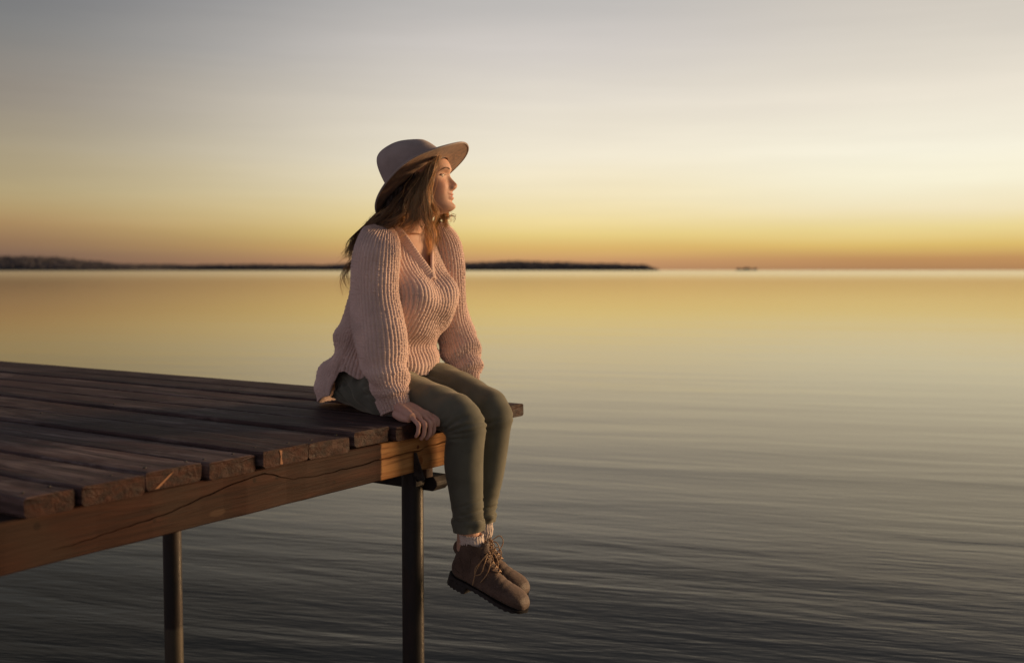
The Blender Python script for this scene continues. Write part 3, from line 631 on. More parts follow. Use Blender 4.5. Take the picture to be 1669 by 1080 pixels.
# eyes, lashes, brows
def ball(name, c, r, mat, parent, seg=20):
    b = bmesh.new(); bmesh.ops.create_uvsphere(b, u_segments=seg, v_segments=seg // 2 + 2, radius=r); 
    for v in b.verts: v.co += Vector(c)
    return add(name, bm_mesh(name, b, True), mat, parent)
MAT_LID = plain('eyelid_skin', (.47, .26, .18, 1), .5, 200, .1, 0); MAT_BROW = plain('brow', (.17, .088, .048, 1), .7, 300, .4, .3)
MAT_HAIRDARK = plain('brow_hair', (.060, .030, .016, 1), .6, 200, .3, 0)
HG = head_grid().reshape(-1, 3); HG = HG[HG[:, 0] > .02]
def hsurf(l, z):
    i = np.argsort((HG[:, 1] - l) ** 2 + (HG[:, 2] - z) ** 2)[:3]; return HG[i, 0].mean()
for sg in (-1, 1):
    ef = hsurf(.031 * sg, -.001); ec = head2p((ef - .0108, .0315 * sg, -.0012)); fwd = head2p((.3, .030 * sg, -.002)) - ec; fwd /= np.linalg.norm(fwd)
    m = NT('eyeball'); tn = m.n('ShaderNodeNewGeometry'); vt = m.n('ShaderNodeVectorTransform', vector_type='NORMAL', convert_from='WORLD', convert_to='OBJECT'); m.l(tn.outputs['True Normal'], vt.inputs[0])
    dp = m.n('ShaderNodeVectorMath', operation='DOT_PRODUCT'); m.l(vt.outputs[0], dp.inputs[0]); dp.inputs[1].default_value = tuple(fwd)
    m.set(Base_Color=m.mix(m.range(dp.outputs['Value'], .84, .87), (.30, .25, .22, 1), m.mix(m.range(dp.outputs['Value'], .965, .975), (.09, .075, .05, 1), (.005, .005, .005, 1))), Roughness=.35, Specular_IOR_Level=.3)
    ball('eye', ec, .0118, m.m, person)
    xs_ = np.linspace(-.0125, .0150, 13)
    up_ = [(.031 + x, .0028 - 17 * x * x - .05 * x) for x in xs_]; dn_ = [(.031 + x, -.0040 + 9 * x * x - .05 * x) for x in xs_]
    lidU = [head2p((hsurf(l * sg, z) + .0012, l * sg, z)) for l, z in up_]; lidD = [head2p((hsurf(l * sg, z) + .0006, l * sg, z)) for l, z in dn_]
    V, Q = tube(catmull(np.array(lidU), 24), np.interp(np.linspace(0, 1, 24), [0, .2, .8, 1], [.0009, .0021, .0021, .0010]), 8); add('upper_eyelid', mesh_arrays('upper_eyelid', V, Q), MAT_LID, person)
    V, Q = tube(catmull(np.array(lidD), 24), np.interp(np.linspace(0, 1, 24), [0, .2, .8, 1], [.0007, .0014, .0014, .0008]), 8); add('lower_eyelid', mesh_arrays('lower_eyelid', V, Q), MAT_LID, person)
    lash = [head2p((hsurf(l * sg, z) + .0030, (l + .0008) * sg, z - .0016)) for l, z in up_[1:]]
    V, Q = tube(catmull(np.array(lash), 24), np.interp(np.linspace(0, 1, 24), [0, .3, .9, 1], [.0004, .0008, .0010, .0004]), 6); add('eyelash', mesh_arrays('eyelash', V, Q), MAT_HAIRDARK, person)
    br = [(.031 + x, .0172 + .0030 * math.sin((x + .016) * 80) - 5 * max(0, x - .006) ** 1.5) for x in np.linspace(-.017, .021, 13)]
    brow = [head2p((hsurf(l * sg, z) + .0002, l * sg, z)) for l, z in br]
    V, Q = tube(catmull(np.array(brow), 26), np.interp(np.linspace(0, 1, 26), [0, .15, .6, 1], [.0010, .0021, .0018, .0005]), 6); add('eyebrow', mesh_arrays('eyebrow', V, Q), MAT_BROW, person)

# ------------------------------------------------------------------ knitwear
def knit_material(name, c):
    m = NT(name); v = m.coord(); n1 = m.noise(v, 9, 4); n2 = m.noise(v, 420, 4, .6)
    a = tuple(x * .82 for x in c) + (1,); b = tuple(min(1, x * 1.14) for x in c) + (1,)
    cc = m.mix(m.range(n1, .3, .7), a, b); cc = m.mix(m.range(n2, .45, .75, 0, .45), cc, tuple(min(1, x * 1.25 + .04) for x in c) + (1,))
    m.set(Base_Color=cc, Roughness=.92, Sheen_Weight=.35, Sheen_Roughness=.5, Sheen_Tint=(1, .85, .78, 1), Specular_IOR_Level=.15, Normal=m.bump(m.noise(v, 700, 3), .6, .0012)); return m.m
PINK = (.65, .475, .41)
MAT_KNIT = knit_material('dusty_pink_knit', PINK)
def rib_height(X, V_, amp, stitch=.0078, depth=.28):
    """fisherman rib: raised columns of slanted stitches with deep furrows between"""
    x = X % 1.0; d = np.abs(x - .5) / .40
    ridge = np.sqrt(np.clip(1 - d ** 2, 0, 1)); st_ = np.abs(np.sin(math.pi * (V_ / stitch + .55 * np.minimum(d, 1))))
    return amp * (ridge * (1 - depth + depth * st_ ** .7) - .5)
def knit(name, G, L, nrib, amp, parent, mat=None, keep=None, lip=.0, stitch=.0084, depth=.36, lip0=False):
    r, c, _ = G.shape; N = grid_normals(G); X = np.linspace(0, nrib, c, endpoint=False)[None] + 0 * L[:, None]
    r_ = np.random.default_rng(c + r); jit = r_.normal(0, .0006, (r // 4 + 2, nrib + 1))
    J = jit[(np.arange(r) // 4)[:, None], (X % nrib).astype(int)]
    Gd = G + N * (rib_height(X, L[:, None] + 0 * X, amp, stitch, depth) + J)[..., None]
    if lip > 0:                               # knitted edge turned inwards so that the cloth has thickness
        add_ = []
        row = G[0] if lip0 else G[-1]; nn = N[0] if lip0 else N[-1]; tdir = (G[3] - G[0]) if lip0 else (G[-4] - G[-1]); tdir = tdir / np.linalg.norm(tdir, axis=1, keepdims=True)
        for k_, (dn, dt) in enumerate(((-.003, -.0015), (-.006, .002), (-.0065, lip))): add_.append(row + nn * dn + tdir * dt)
        add_ = np.array(add_)
        Gd = np.concatenate([add_[::-1], Gd]) if lip0 else np.concatenate([Gd, add_])
        Lx = np.concatenate([L[0] - np.array([.03, .02, .01]), L]) if lip0 else np.concatenate([L, L[-1] + np.array([.01, .02, .03])])
        L = Lx; r += 3
    Vv = Gd.reshape(-1, 3); Qq = grid_quads(r, c)
    if keep is not None:
        k_ = keep(Vv[Qq].mean(1)); Qq = Qq[k_]
        used = np.unique(Qq); mp = np.full(len(Vv), -1); mp[used] = np.arange(len(used)); Vv = Vv[used]; Qq = mp[Qq]
    return add(name, mesh_arrays(name, Vv, Qq), mat or MAT_KNIT, parent)

# torso of the sweater, hem first
tor = [(-.150, .112, -.520, .006, 0, .186, .92), (-.137, .138, -.532, .040, 0, .190, .94), (-.138, .166, -.505, .095, 0, .188, .97), (-.150, .200, -.455, .150, 0, .182, 1), (-.114, .260, -.425, .215, 0, .180, 1),
       (-.076, .320, -.392, .300, 0, .182, 1), (-.080, .370, -.365, .375, 0, .178, 1), (-.115, .420, -.350, .440, 0, .176, 1), (-.141, .470, -.335, .492, 0, .170, 1), (-.156, .520, -.312, .540, 0, .142, 1), (-.162, .553, -.285, .574, 0, .108, 1), (-.166, .572, -.262, .594, 0, .078, 1)]
G, L = loft(tor, 400, 84 * 7); G = outward(G)
th = np.linspace(0, 2 * math.pi, G.shape[1], endpoint=False); N = grid_normals(G)
bx, cx = G[..., 1], G[..., 2]; fr = sstep(np.cos(th)[None] + 0 * cx, .0, .6)
for sg in (-1, 1): G = G + (N * (fr * .020 * np.exp(-((bx - .080 * sg) / .05) ** 2 - ((cx - .365) / .060) ** 2))[..., None])
G = G - (N * (fr * .006 * np.exp(-(bx / .035) ** 2 - ((cx - .40) / .05) ** 2))[..., None])
# slack folds: pulled from the chest down to the lap, slumping at the back
P3 = np.stack([bx * 16 + cx * 9, cx * 16, G[..., 0] * 10], -1)
low = sstep(cx, .42, .20); G = G + N * (low * (.0080 * tri_noise(P3, 3) + .0035 * np.sin(cx * 52 + bx * 30 + G[..., 0] * 18 + 2 * tri_noise(P3 * .6, 4))))[..., None]
back = sstep(-np.cos(th)[None] + 0 * cx, .0, .7); G = G + N * (back * sstep(cx, .40, .12) * (.010 * np.sin(cx * 44 - bx * 14 + 1) + .006 * tri_noise(P3 * 1.4, 9)))[..., None]
G[..., 2] = np.maximum(G[..., 2], .007)
cols_ = G.shape[1]; rws = np.arange(G.shape[0]); i0 = np.zeros(cols_)
for j in range(cols_):
    if abs(G[20, j, 1]) < .10: continue
    slit = np.interp(G[:, j, 0], [-.351, -.347, -.340, -.325, -.295, -.25, -.20, -.19], [-.1, .02, .085, .122, .128, .104, .125, -.1])
    bel = np.where(G[:160, j, 2] < slit[:160])[0]; i0[j] = bel[-1] + 1 if len(bel) else 0
i0 = np.convolve(np.concatenate([i0[-3:], i0, i0[:3]]), np.ones(7) / 7, 'valid')
for j in range(cols_):
    if i0[j] > 0:
        q_ = i0[j] + rws * (G.shape[0] - 1 - i0[j]) / (G.shape[0] - 1)
        for k in range(3): G[:, j, k] = np.interp(q_, rws, G[:, j, k].copy())
TORSO = G; FRONT = np.where(np.cos(th) > -.2)[0]
def vcut(C):   # V neck opening
    a_, b_, c_ = C[:, 0], C[:, 1], C[:, 2]
    half = np.interp(c_, [.412, .44, .50, .555, .575, .7], [0, .020, .056, .088, .090, .090])
    return ~((np.abs(b_) < half) & (a_ > -.225) & (c_ > .412))
sweater = knit('sweater', G, L, 84, .0038, person, keep=vcut, lip=.03, lip0=True)
for sg, st_, pts in ((-1, sl_r, 1), (1, sl_l, 1)):
    G, L = loft(st_, 390, 40 * 7); G = outward(G); N = grid_normals(G); u = np.linspace(0, 2 * math.pi, G.shape[1], endpoint=False)[None]; t_ = (L / L[-1])[:, None]
    P3 = np.stack([np.cos(u) * 1.3 + 0 * t_, np.sin(u) * 1.3 + 0 * t_, t_ * 7 + 0 * u], -1)
    G = G + N * (.0060 * tri_noise(P3, 5 + sg) * sstep(t_, .1, .4) +   .0050 * sstep(t_, .72, .84) * np.sin(t_ * 46 + 1.5 * np.sin(u + sg) + 1.2 * np.cos(2 * u)) * sstep(t_, 1.0, .93))[..., None]
    knit('sleeve', G, L, 40, .0038, sweater)
    # ribbed cuff
    F0 = st_[-1]
    if sg < 0: cst = [stn((612, 654), (665, 643), -.217, .0475), stn((615, 662), (666, 650), -.217, .044), stn((619, 670), (667, 657), -.217, .041), stn((622, 677), (667, 663), -.217, .0385)]
    else: cst = [stn((728, 617), (782, 605), .225, .050), stn((734, 626), (781, 613), .225, .045), stn((739, 634), (781, 620), .225, .041), stn((744, 641), (782, 627), .225, .0385)]
    G, L = loft(cst, 36, 28 * 8); knit('cuff', outward(G), L, 28, .0048, sweater, lip=.02, depth=.12)
# ribbed V neck band: swept along the neckline
nl = []
for sg in (-1, 1):
    side = []
    for b0, c0 in ((.0035, .404), (.020, .438), (.039, .470), (.056, .500), (.073, .530), (.087, .556)):
        fg = TORSO[:, FRONT]; i = np.argmin((fg[..., 1] - b0 * sg) ** 2 + (fg[..., 2] - c0) ** 2); q = fg.reshape(-1, 3)[i]; side.append((q[0] + .0045, b0 * sg, c0))
    side += [(-.195, .094 * sg, .578), (-.216, .090 * sg, .592)]
    nl.append(np.array(side))
path = np.concatenate([nl[0][::-1], nl[1]]); backp = np.array([(-.216, .090, .592), (-.245, .070, .604), (-.268, .03, .611), (-.272, 0, .612), (-.268, -.03, .611), (-.245, -.070, .604), (-.216, -.090, .592)])
def band(pts, n, wid, nrib, name):
    S_ = catmull(pts, n); T = np.gradient(S_, axis=0); T /= np.linalg.norm(T, axis=1, keepdims=True)
    ctr = np.array([-.20, 0, .50]); out = S_ - ctr; out[:, 2] *= .35; out -= (out * T).sum(1, keepdims=True) * T; out /= np.linalg.norm(out, axis=1, keepdims=True)
    side = np.cross(T, out); side /= np.linalg.norm(side, axis=1, keepdims=True)
    if side[n // 2][2] > 0 and name == 'v': pass
    q = np.linspace(0, 2 * math.pi, 20, endpoint=False); w = np.sign(np.cos(q)) * np.abs(np.cos(q)) ** .55; h_ = np.sin(q)
    L_ = np.concatenate([[0], np.cumsum(np.linalg.norm(np.diff(S_, axis=0), axis=1))]); ribh = .0022 * (np.abs(np.sin(math.pi * L_ / L_[-1] * nrib)) - .5)
    Gb = S_[:, None] + side[:, None] * (w * wid)[None, :, None] + out[:, None] * (h_[None, :, None] * (.0048 + np.where(h_ > 0, 1, 0)[None, :, None] * ribh[:, None, None]))
    return closed(outward(Gb))
parts = [band(nl[0], 260, .0155, 30, 'v'), band(nl[1], 260, .0155, 30, 'v'), band(backp, 160, .0145, 26, 'b')]
V, Q, _ = merge(parts); add('neckband', mesh_arrays('neckband', V, Q), MAT_KNIT, sweater)

# ------------------------------------------------------------------ trousers
m = NT('olive_twill'); v_ = m.coord(); n1 = m.noise(v_, 14, 4); n2 = m.noise(v_, 520, 3)
c_ = m.mix(m.range(n1, .3, .7), (.092, .092, .068, 1), (.128, .128, .096, 1)); c_ = m.mix(m.range(n2, .4, .7, 0, .3), c_, (.14, .132, .105, 1))
m.set(Base_Color=c_, Roughness=.82, Sheen_Weight=.25, Sheen_Roughness=.45, Sheen_Tint=(1, .9, .7, 1), Specular_IOR_Level=.2, Normal=m.bump(m.noise(v_, 900, 3), .3, .0008)); MAT_OLIVE = m.m
parts = []
for st_ in (leg_r, leg_l):
    G, L = loft(st_, 150, 72); parts.append(closed(outward(G)))
G, L = loft([(-.18, .08, -.42, .012, 0, .16, .9), (-.18, .12, -.43, .07, 0, .165, .9), (-.19, .16, -.40, .13, 0, .15, 1)], 20, 60); parts.append(closed(outward(G)))
V, Q, _ = merge(parts); tm = remesh(V, Q, .0042, 6, 'trousers')
TV = mcos(tm); TN = mnor(tm)
for b0, kn in ((-.10, PB(742, 694, -.155)), (.098, PB(786, 680, .045))):
    d = TV - np.array([kn[0], b0, kn[2]]); rr = np.linalg.norm(d * np.array([1, .6, 1]), axis=1)
    an = np.arctan2(d[:, 2], d[:, 0] + .06)
    wr = np.exp(-(rr / .062) ** 2) * np.sin(an * 9 + d[:, 1] * 14 + 2 + 1.2 * tri_noise(TV * 22, 31)) * .0030 * (np.sign(TV[:, 1]) == np.sign(b0))
    TV = TV + TN * wr[:, None]
def crease(TV, p0, p1, depth, width, bs):
    """a pressed fold: groove with a ridge beside it, strongest at its root p0 (pixels in plane bs)"""
    A_, B_ = PB(*p0, bs)[[0, 2]], PB(*p1, bs)[[0, 2]]; d = B_ - A_; L2 = d @ d; q = TV[:, [0, 2]] - A_; t = (q @ d) / L2; s = (q[:, 0] * d[1] - q[:, 1] * d[0]) / math.sqrt(L2)
    k = sstep(t, -.12, .08) * sstep(t, 1.05, .35) * (np.sign(TV[:, 1]) == np.sign(bs))
    return k * depth * (-np.exp(-(s / width) ** 2) + .75 * np.exp(-((s - 2.1 * width) / (1.3 * width)) ** 2) + .5 * np.exp(-((s + 2.1 * width) / (1.3 * width)) ** 2))
cr_ = 0
for p0, p1, dp_, w_ in [((727, 705), (772, 688), .0055, .0042), ((727, 709), (768, 703), .0045, .0036), ((726, 700), (757, 676), .0050, .0045), ((729, 714), (762, 717), .0032, .0038), ((742, 842), (774, 836), .0026, .0032), ((787, 838), (758, 828), .0026, .0035), ((741, 829), (770, 819), .0020, .0036),
                       ((606, 640), (655, 646), .0040, .0050), ((604, 628), (668, 626), .0040, .0050), ((560, 618), (596, 652), .0040, .0050), ((548, 628), (580, 664), .0035, .0050), ((650, 668), (704, 676), .0022, .0060)]:
    cr_ = cr_ + crease(TV, p0, p1, dp_ * 1.25, w_, -.155)
for p0, p1, dp_, w_ in [((774, 696), (818, 682), .0045, .0042), ((774, 701), (812, 700), .0035, .0038), ((806, 832), (778, 824), .0022, .0034), ((690, 606), (740, 622), .0030, .0050)]:
    cr_ = cr_ + crease(TV, p0, p1, dp_ * 1.25, w_, .045)
TV = TV + TN * np.asarray(cr_)[:, None]
hipw = np.exp(-((TV[:, 0] + .24) / .07) ** 2) * sstep(TV[:, 2], .02, .06); TV = TV + TN * (hipw * .0060 * np.sin(TV[:, 0] * 120 + TV[:, 2] * 95 + 1.5 * tri_noise(TV * 18, 33)))[:, None]
th_ = sstep(TV[:, 2], -.02, .02); TV = TV + TN * (th_ * .0022 * tri_noise(TV * np.array([55, 20, 30]), 35))[:, None]
P3 = TV * 26; ank = sstep(TV[:, 2], -.20, -.31)
TV = TV + TN * (.0011 * tri_noise(P3, 21) + ank * .0011 * np.sin(TV[:, 2] * 210 + TV[:, 1] * 60 + 2 * np.sin(TV[:, 0] * 60)) + .002 * np.exp(-((TV[:, 0] + .2) / .1) ** 2) * np.sin(TV[:, 0] * 90 + TV[:, 2] * 70))[:, None]
TV[:, 2] = np.where((TV[:, 0] < -.005), np.maximum(TV[:, 2], .004), TV[:, 2])
setcos(tm, TV); trousers = add('trousers', tm, MAT_OLIVE, person)
# rolled hems
for st_ in ([stn((738.5, 843), (788, 844), -.0915, .0475), stn((735.5, 845.5), (790.5, 846.5), -.0915, .0510), stn((736, 855), (790.5, 855), -.091, .0505), stn((737, 865), (789.5, 863.5), -.091, .0495)],
            [stn((762, 831), (808, 835), .077, .0450), stn((760.5, 833), (810, 837), .0765, .0475), stn((764, 843), (807.5, 846), .076, .0455), stn((766, 849), (806.5, 850), .0755, .0445)]):
    G, L = loft(st_, 26, 72); G = outward(G); N = grid_normals(G); u = np.linspace(0, 2 * math.pi, 72, endpoint=False)[None]
    G = G + N * (.0016 * np.sin(u * 3 + L[:, None] * 120) + .0012 * np.sin(u * 7))[..., None]
    inn = G[-1] - N[-1] * .004; inn2 = inn + np.array([0, 0, .02]) - N[-1] * .001
    G = np.concatenate([G, inn[None], inn2[None]]); add('trouser_cuff', mesh_arrays('trouser_cuff', G.reshape(-1, 3), grid_quads(*G.shape[:2])), MAT_OLIVE, trousers)

# loose wool fibres standing off the knit
def fuzz(objs, n, lmin, lmax, w, parent, mat, seed=8):
    r_ = np.random.default_rng(seed); VV, QQ = [], []
    tot = sum(len(o.data.vertices) for o in objs); k0 = 0
    for o in objs:
        me = o.data; V = mcos(me); N = mnor(me); m_ = int(n * len(V) / tot); i = r_.integers(0, len(V), m_)
        d = N[i] + r_.normal(0, .55, (m_, 3)); d /= np.linalg.norm(d, axis=1, keepdims=True); s = np.cross(d, r_.normal(0, 1, (m_, 3))); s /= np.linalg.norm(s, axis=1, keepdims=True)
        ln = r_.uniform(lmin, lmax, (m_, 1)); b = V[i] - N[i] * .0008; mid = b + d * ln * .5 + s * ln * .12; tip = b + d * ln * .95 - s * ln * .15
        VV.append(np.stack([b - s * w, b + s * w, mid + s * w * .7, mid - s * w * .7, tip], 1).reshape(-1, 3)); j = k0 + np.arange(m_) * 5; k0 += m_ * 5
        QQ.append(np.stack([j, j + 1, j + 2, j + 3], -1)); QQ.append(np.stack([j + 3, j + 2, j + 4, j * 0 - 1], -1))
    o = add('wool_fuzz', mesh_arrays('wool_fuzz', np.concatenate(VV), np.concatenate(QQ)), mat, parent, kind='stuff'); return o
m = NT('wool_fibre'); m.set(Base_Color=(.66, .46, .40, 1), Roughness=.8, Specular_IOR_Level=.1)
tr = m.n('ShaderNodeBsdfTranslucent'); tr.inputs[0].default_value = (.66, .46, .40, 1); mx = m.n('ShaderNodeMixShader'); mx.inputs[0].default_value = .5; m.l(m.p.outputs[0], mx.inputs[1]); m.l(tr.outputs[0], mx.inputs[2]); m.l(mx.outputs[0], m.out.inputs[0])
fuzz([sweater] + [o for o in sweater.children if o.name.split('.')[0] in ('sleeve', 'cuff', 'neckband')], 60000, .003, .0085, .00013, sweater, m.m)
# ------------------------------------------------------------------ hat
def hat2p(U, Lr, Wn):
    U, Lr, Wn = np.broadcast_arrays(U, Lr, Wn); return head2p(HATC + U[..., None] * hu + Lr[..., None] * hlat + Wn[..., None] * hw)
m = NT('taupe_felt'); v_ = m.coord(); n1 = m.noise(v_, 16, 5); n2 = m.noise(v_, 500, 4)
c_ = m.mix(m.range(n1, .3, .7), (.29, .232, .212, 1), (.385, .312, .288, 1)); c_ = m.mix(m.range(n2, .4, .7, 0, .35), c_, (.44, .36, .33, 1))
m.set(Base_Color=c_, Roughness=.92, Sheen_Weight=.3, Sheen_Roughness=.4, Sheen_Tint=(1, .88, .78, 1), Specular_IOR_Level=.15, Normal=m.bump(m.noise(v_, 650, 4), .45, .0012)); MAT_FELT = m.m
hat = empty('hat', (0, 0, 0)); hat.parent = person
hat['label'] = 'wide brimmed taupe felt hat worn tilted back'
th = np.linspace(0, 2 * math.pi, 160, endpoint=False)[None]
def brim_pt(q, th, off):
    """q 0 inner .. 1 outer"""
    ri_u, ri_l, ro_u, ro_l = .100, .086, .172, .172
    cu, su = np.cos(th), np.sin(th)
    U = (ri_u + (ro_u - ri_u) * q) * cu; Lr = (ri_l + (ro_l - ri_l) * q) * su
    W_ = -.004 + q ** 1.5 * (.008 * su ** 2 - .010 * np.maximum(cu, 0) ** 2 - .006 * np.maximum(-cu, 0) ** 2) + q ** 2 * .0035 * np.sin(th * 3 + .8) + .0015 * q * np.sin(th * 5 + 2)
    return hat2p(U, Lr, W_ + off)
qs = np.concatenate([np.linspace(0, .97, 26), [1.0]])[:, None]
top = brim_pt(qs, th, .0017); bot = brim_pt(qs[::-1], th, -.0017)
edge = brim_pt(np.array([[1.008]]), th, 0.0)
Gb = np.concatenate([top, edge, bot[:1]]); add('brim', mesh_arrays('brim', Gb.reshape(-1, 3), grid_quads(*Gb.shape[:2])), MAT_FELT, hat)
m = NT('sunglow_brim_underside'); v_ = m.coord(); n1 = m.noise(v_, 26, 5, .6, 1.5); n2 = m.noise(v_, 500, 4)
c_ = m.mix(m.range(n1, .32, .68), (.120, .050, .019, 1), (.255, .125, .054, 1)); c_ = m.mix(m.range(n2, .4, .7, 0, .3), c_, (.28, .15, .07, 1))  # low sun's orange glow under the brim is painted into this colour
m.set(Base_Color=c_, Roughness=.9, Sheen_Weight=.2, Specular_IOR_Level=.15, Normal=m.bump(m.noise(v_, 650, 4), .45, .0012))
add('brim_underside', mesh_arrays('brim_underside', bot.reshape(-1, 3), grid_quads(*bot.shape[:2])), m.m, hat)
P = brim_pt(np.array([[.985]]), np.linspace(0, 2 * math.pi, 121)[None], 0.0)[0]; V, Q = tube(P, .0030, 8, False); add('brim_edge_binding', mesh_arrays('binding', V, Q), MAT_FELT, hat)
t_ = np.linspace(0, 1, 60)[:, None]
def crown(t_, th, sh):
    cu, su = np.cos(th), np.sin(th); e = 3.0
    k = (1 - np.clip(t_, 0, 1) ** e) ** (1 / e); hgt = .138 - .018 * cu
    U = (.1005 + sh) * cu * k * (1 - .06 * t_) - .004 * t_; Lr = (.0865 + sh) * su * k * (1 - .08 * t_)
    W_ = hgt * t_ - .006
    top_ = sstep(t_, .70, 1.0) + 0 * th
    W_ = W_ - .016 * top_ * np.exp(-(Lr / .026) ** 2) * sstep(U, -.085, -.02)
    Lr = Lr * (1 - .16 * sstep(t_, .45, .85) * sstep(U, .02, .07))
    # soft hand-worn dents
    W_ = W_ + .0015 * np.sin(th * 3 + 5 * t_); dn = 1 + .022 * t_ * np.sin(th * 2 + 6 * t_ + 1) + .012 * np.sin(th * 5 - 4 * t_); return hat2p(U * dn, Lr * dn, W_)
V, Q = closed(outward(crown(t_, th, 0.0)), False, True); add('crown', mesh_arrays('crown', V, Q), MAT_FELT, hat)

# ------------------------------------------------------------------ hair
hr = [(.020, .075, -.075, .062, 0, .072), (.030, .04, -.090, .02, 0, .080), (.032, .0, -.104, -.03, 0, .0835), (.026, -.04, -.112, -.07, 0, .086), (.018, -.08, -.116, -.105, 0, .087), (.004, -.115, -.118, -.135, 0, .085), (-.015, -.14, -.118, -.158, 0, .080), (-.04, -.16, -.110, -.172, 0, .06), (-.06, -.168, -.095, -.174, 0, .03)]
G, L = loft(hr, 90, 150); G = outward(G); N = grid_normals(G); u = np.linspace(0, 2 * math.pi, 150, endpoint=False)[None]
G = G + N * (.0035 * np.sin(u * 19 + 2.2 * np.sin(L[:, None] * 26)) + .002 * np.sin(u * 43 + 3 * np.sin(L[:, None] * 31 + 1)))[..., None]
V, Q = closed(G); V = head2p(tuck(V))
hair_parts = [(V, Q)]; hc = [np.tile([.050, .026, .014], (len(V), 1))]
def strands(guide, n, spread, ends, length, c0, c1, wave=.0115, rad=.00048, seed=0, per=26):
    """locks of tapered strands round a guide given as (px, py, b)"""
    r_ = np.random.default_rng(seed); g = np.array([np.array(p[:3]) if len(p) == 4 else PB(*p) for p in guide]); m_ = 30; base = catmull(g, m_); t = np.linspace(0, 1, m_)[:, None]
    gph = r_.uniform(0, 6.28, 3); gfq = r_.uniform(10, 14)
    for q in range(max(1, n // per)):
        off0 = r_.normal(0, 1, 3) * np.array([spread, spread * .5, spread]); off1 = r_.normal(0, 1, 3) * np.array([ends, ends * .7, ends])
        ph = gph + r_.normal(0, .55, 3); fq = gfq * r_.uniform(.92, 1.08); am = wave * r_.uniform(.7, 1.4); tone = r_.uniform(.6, 1.45); lc = r_.uniform(length, 1.05)
        W_ = np.concatenate([np.sin(t * fq + ph[0]), .6 * np.sin(t * fq * .9 + ph[1]), .5 * np.sin(t * fq * 1.1 + ph[2])], 1) * am * t ** .6
        lock = base + off0 * (1 - t) + off1 * t ** 1.2 + W_
        for k in range(min(per, n)):
            o0 = r_.normal(0, .0028, 3); o1 = r_.normal(0, .0026, 3) if r_.random() < .85 else r_.normal(0, .008, 3); p2 = r_.uniform(0, 6.28)
            S_ = lock + o0 * (1 - t) + o1 * t + .0012 * np.sin(t * 17 + p2) * t; S_ = head2p(tuck(p2head(S_), .92))
            S_ = S_[:max(8, int(m_ * min(1, lc * r_.uniform(.82, 1.1))))]; tt = np.linspace(0, 1, len(S_))
            V, Q = tube(S_, rad * r_.uniform(.7, 1.5) * (1 - .75 * tt ** 2), 4, False)
            a_, b_ = np.array(c0), np.array(c1); kk = tone * r_.uniform(.8, 1.2); tf = tt[:, None] ** .7
            hair_parts.append((V, Q)); hc.append(np.repeat((a_[None] * (1 - tf) + b_[None] * tf) * kk, 4, 0))
dk, md, gd, lt = (.115, .064, .034), (.30, .175, .082), (.54, .35, .165), (.74, .53, .28)
GD = [([(716, 256, -.030), (709, 268, -.070), (702, 286, -.088), (699, 308, -.092), (704, 330, -.090), (709, 346, -.085), (704, 364, -.088), (700, 384, -.095)], 70, .0025, .006, .8, gd, lt),
      ([(710, 262, -.05), (701, 280, -.085), (694, 306, -.098), (696, 332, -.098), (701, 352, -.094), (697, 374, -.098), (700, 400, -.095), (703, 416, -.09)], 70, .003, .008, .75, md, lt),
      ([(714, 258, -.045), (706, 274, -.078), (698, 298, -.094), (692, 325, -.100), (692, 350, -.105), (697, 372, -.105), (694, 394, -.108)], 60, .0040, .010, .75, gd, lt),
      ([(708, 264, -.055), (697, 288, -.090), (687, 315, -.104), (681, 341, -.112), (676, 360, -.122), (666, 374, -.135), (652, 383, -.142)], 80, .0055, .012, .7, md, lt),
      ([(702, 272, -.06), (690, 298, -.094), (684, 325, -.104), (689, 353, -.106), (700, 375, -.098), (704, 395, -.098), (698, 411, -.10)], 40, .0045, .009, .7, md, gd),
      ([(698, 276, -.065), (682, 300, -.096), (673, 328, -.108), (669, 349, -.116), (660, 365, -.130), (646, 374, -.140)], 120, .0065, .012, .7, dk, gd),
      ([(684, 288, -.07), (668, 313, -.098), (657, 338, -.112), (646, 355, -.122), (632, 364, -.130), (616, 369, -.130)], 130, .007, .012, .7, dk, md),
      ([(670, 300, -.07), (652, 324, -.096), (637, 343, -.106), (622, 357, -.112), (605, 366, -.105), (592, 378, -.09)], 120, .007, .011, .7, dk, md),
      ([(657, 311, -.06), (641, 331, -.082), (622, 347, -.086), (603, 360, -.080), (586, 373, -.070), (574, 391, -.06), (566, 412, -.06)], 80, .006, .010, .6, dk, md),
      ([(646, 320, -.04), (626, 340, -.055), (606, 356, -.050), (588, 367, -.045), (571, 373, -.04), (560, 377, -.04), (557, 388, -.04), (563, 394, -.04)], 44, .006, .010, .85, md, gd),
      ([(600, 362, -.04), (585, 382, -.05), (576, 402, -.05), (568, 410, -.05), (560, 414, -.05), (555, 417, -.05)], 30, .005, .010, .85, md, gd),
      ([(604, 362, -.03), (586, 390, -.04), (575, 420, -.045), (569, 445, -.045), (563, 462, -.04), (561, 478, -.04)], 34, .006, .010, .85, md, gd),
      ([(712, 336, .045), (722, 347, .062), (727, 357, .072), (724, 365, .078), (717, 366, .08)], 26, .003, .005, .8, md, gd),
      ([(708, 336, .04), (714, 352, .06), (711, 370, .07), (716, 386, .075), (712, 402, .06)], 40, .004, .006, .7, md, gd),
      ([(718, 350, .06), (727, 356, .07), (735, 352, .075), (742, 356, .078), (739, 363, .08)], 4, .002, .003, .9, md, gd)]
NEAR = GD[:7]
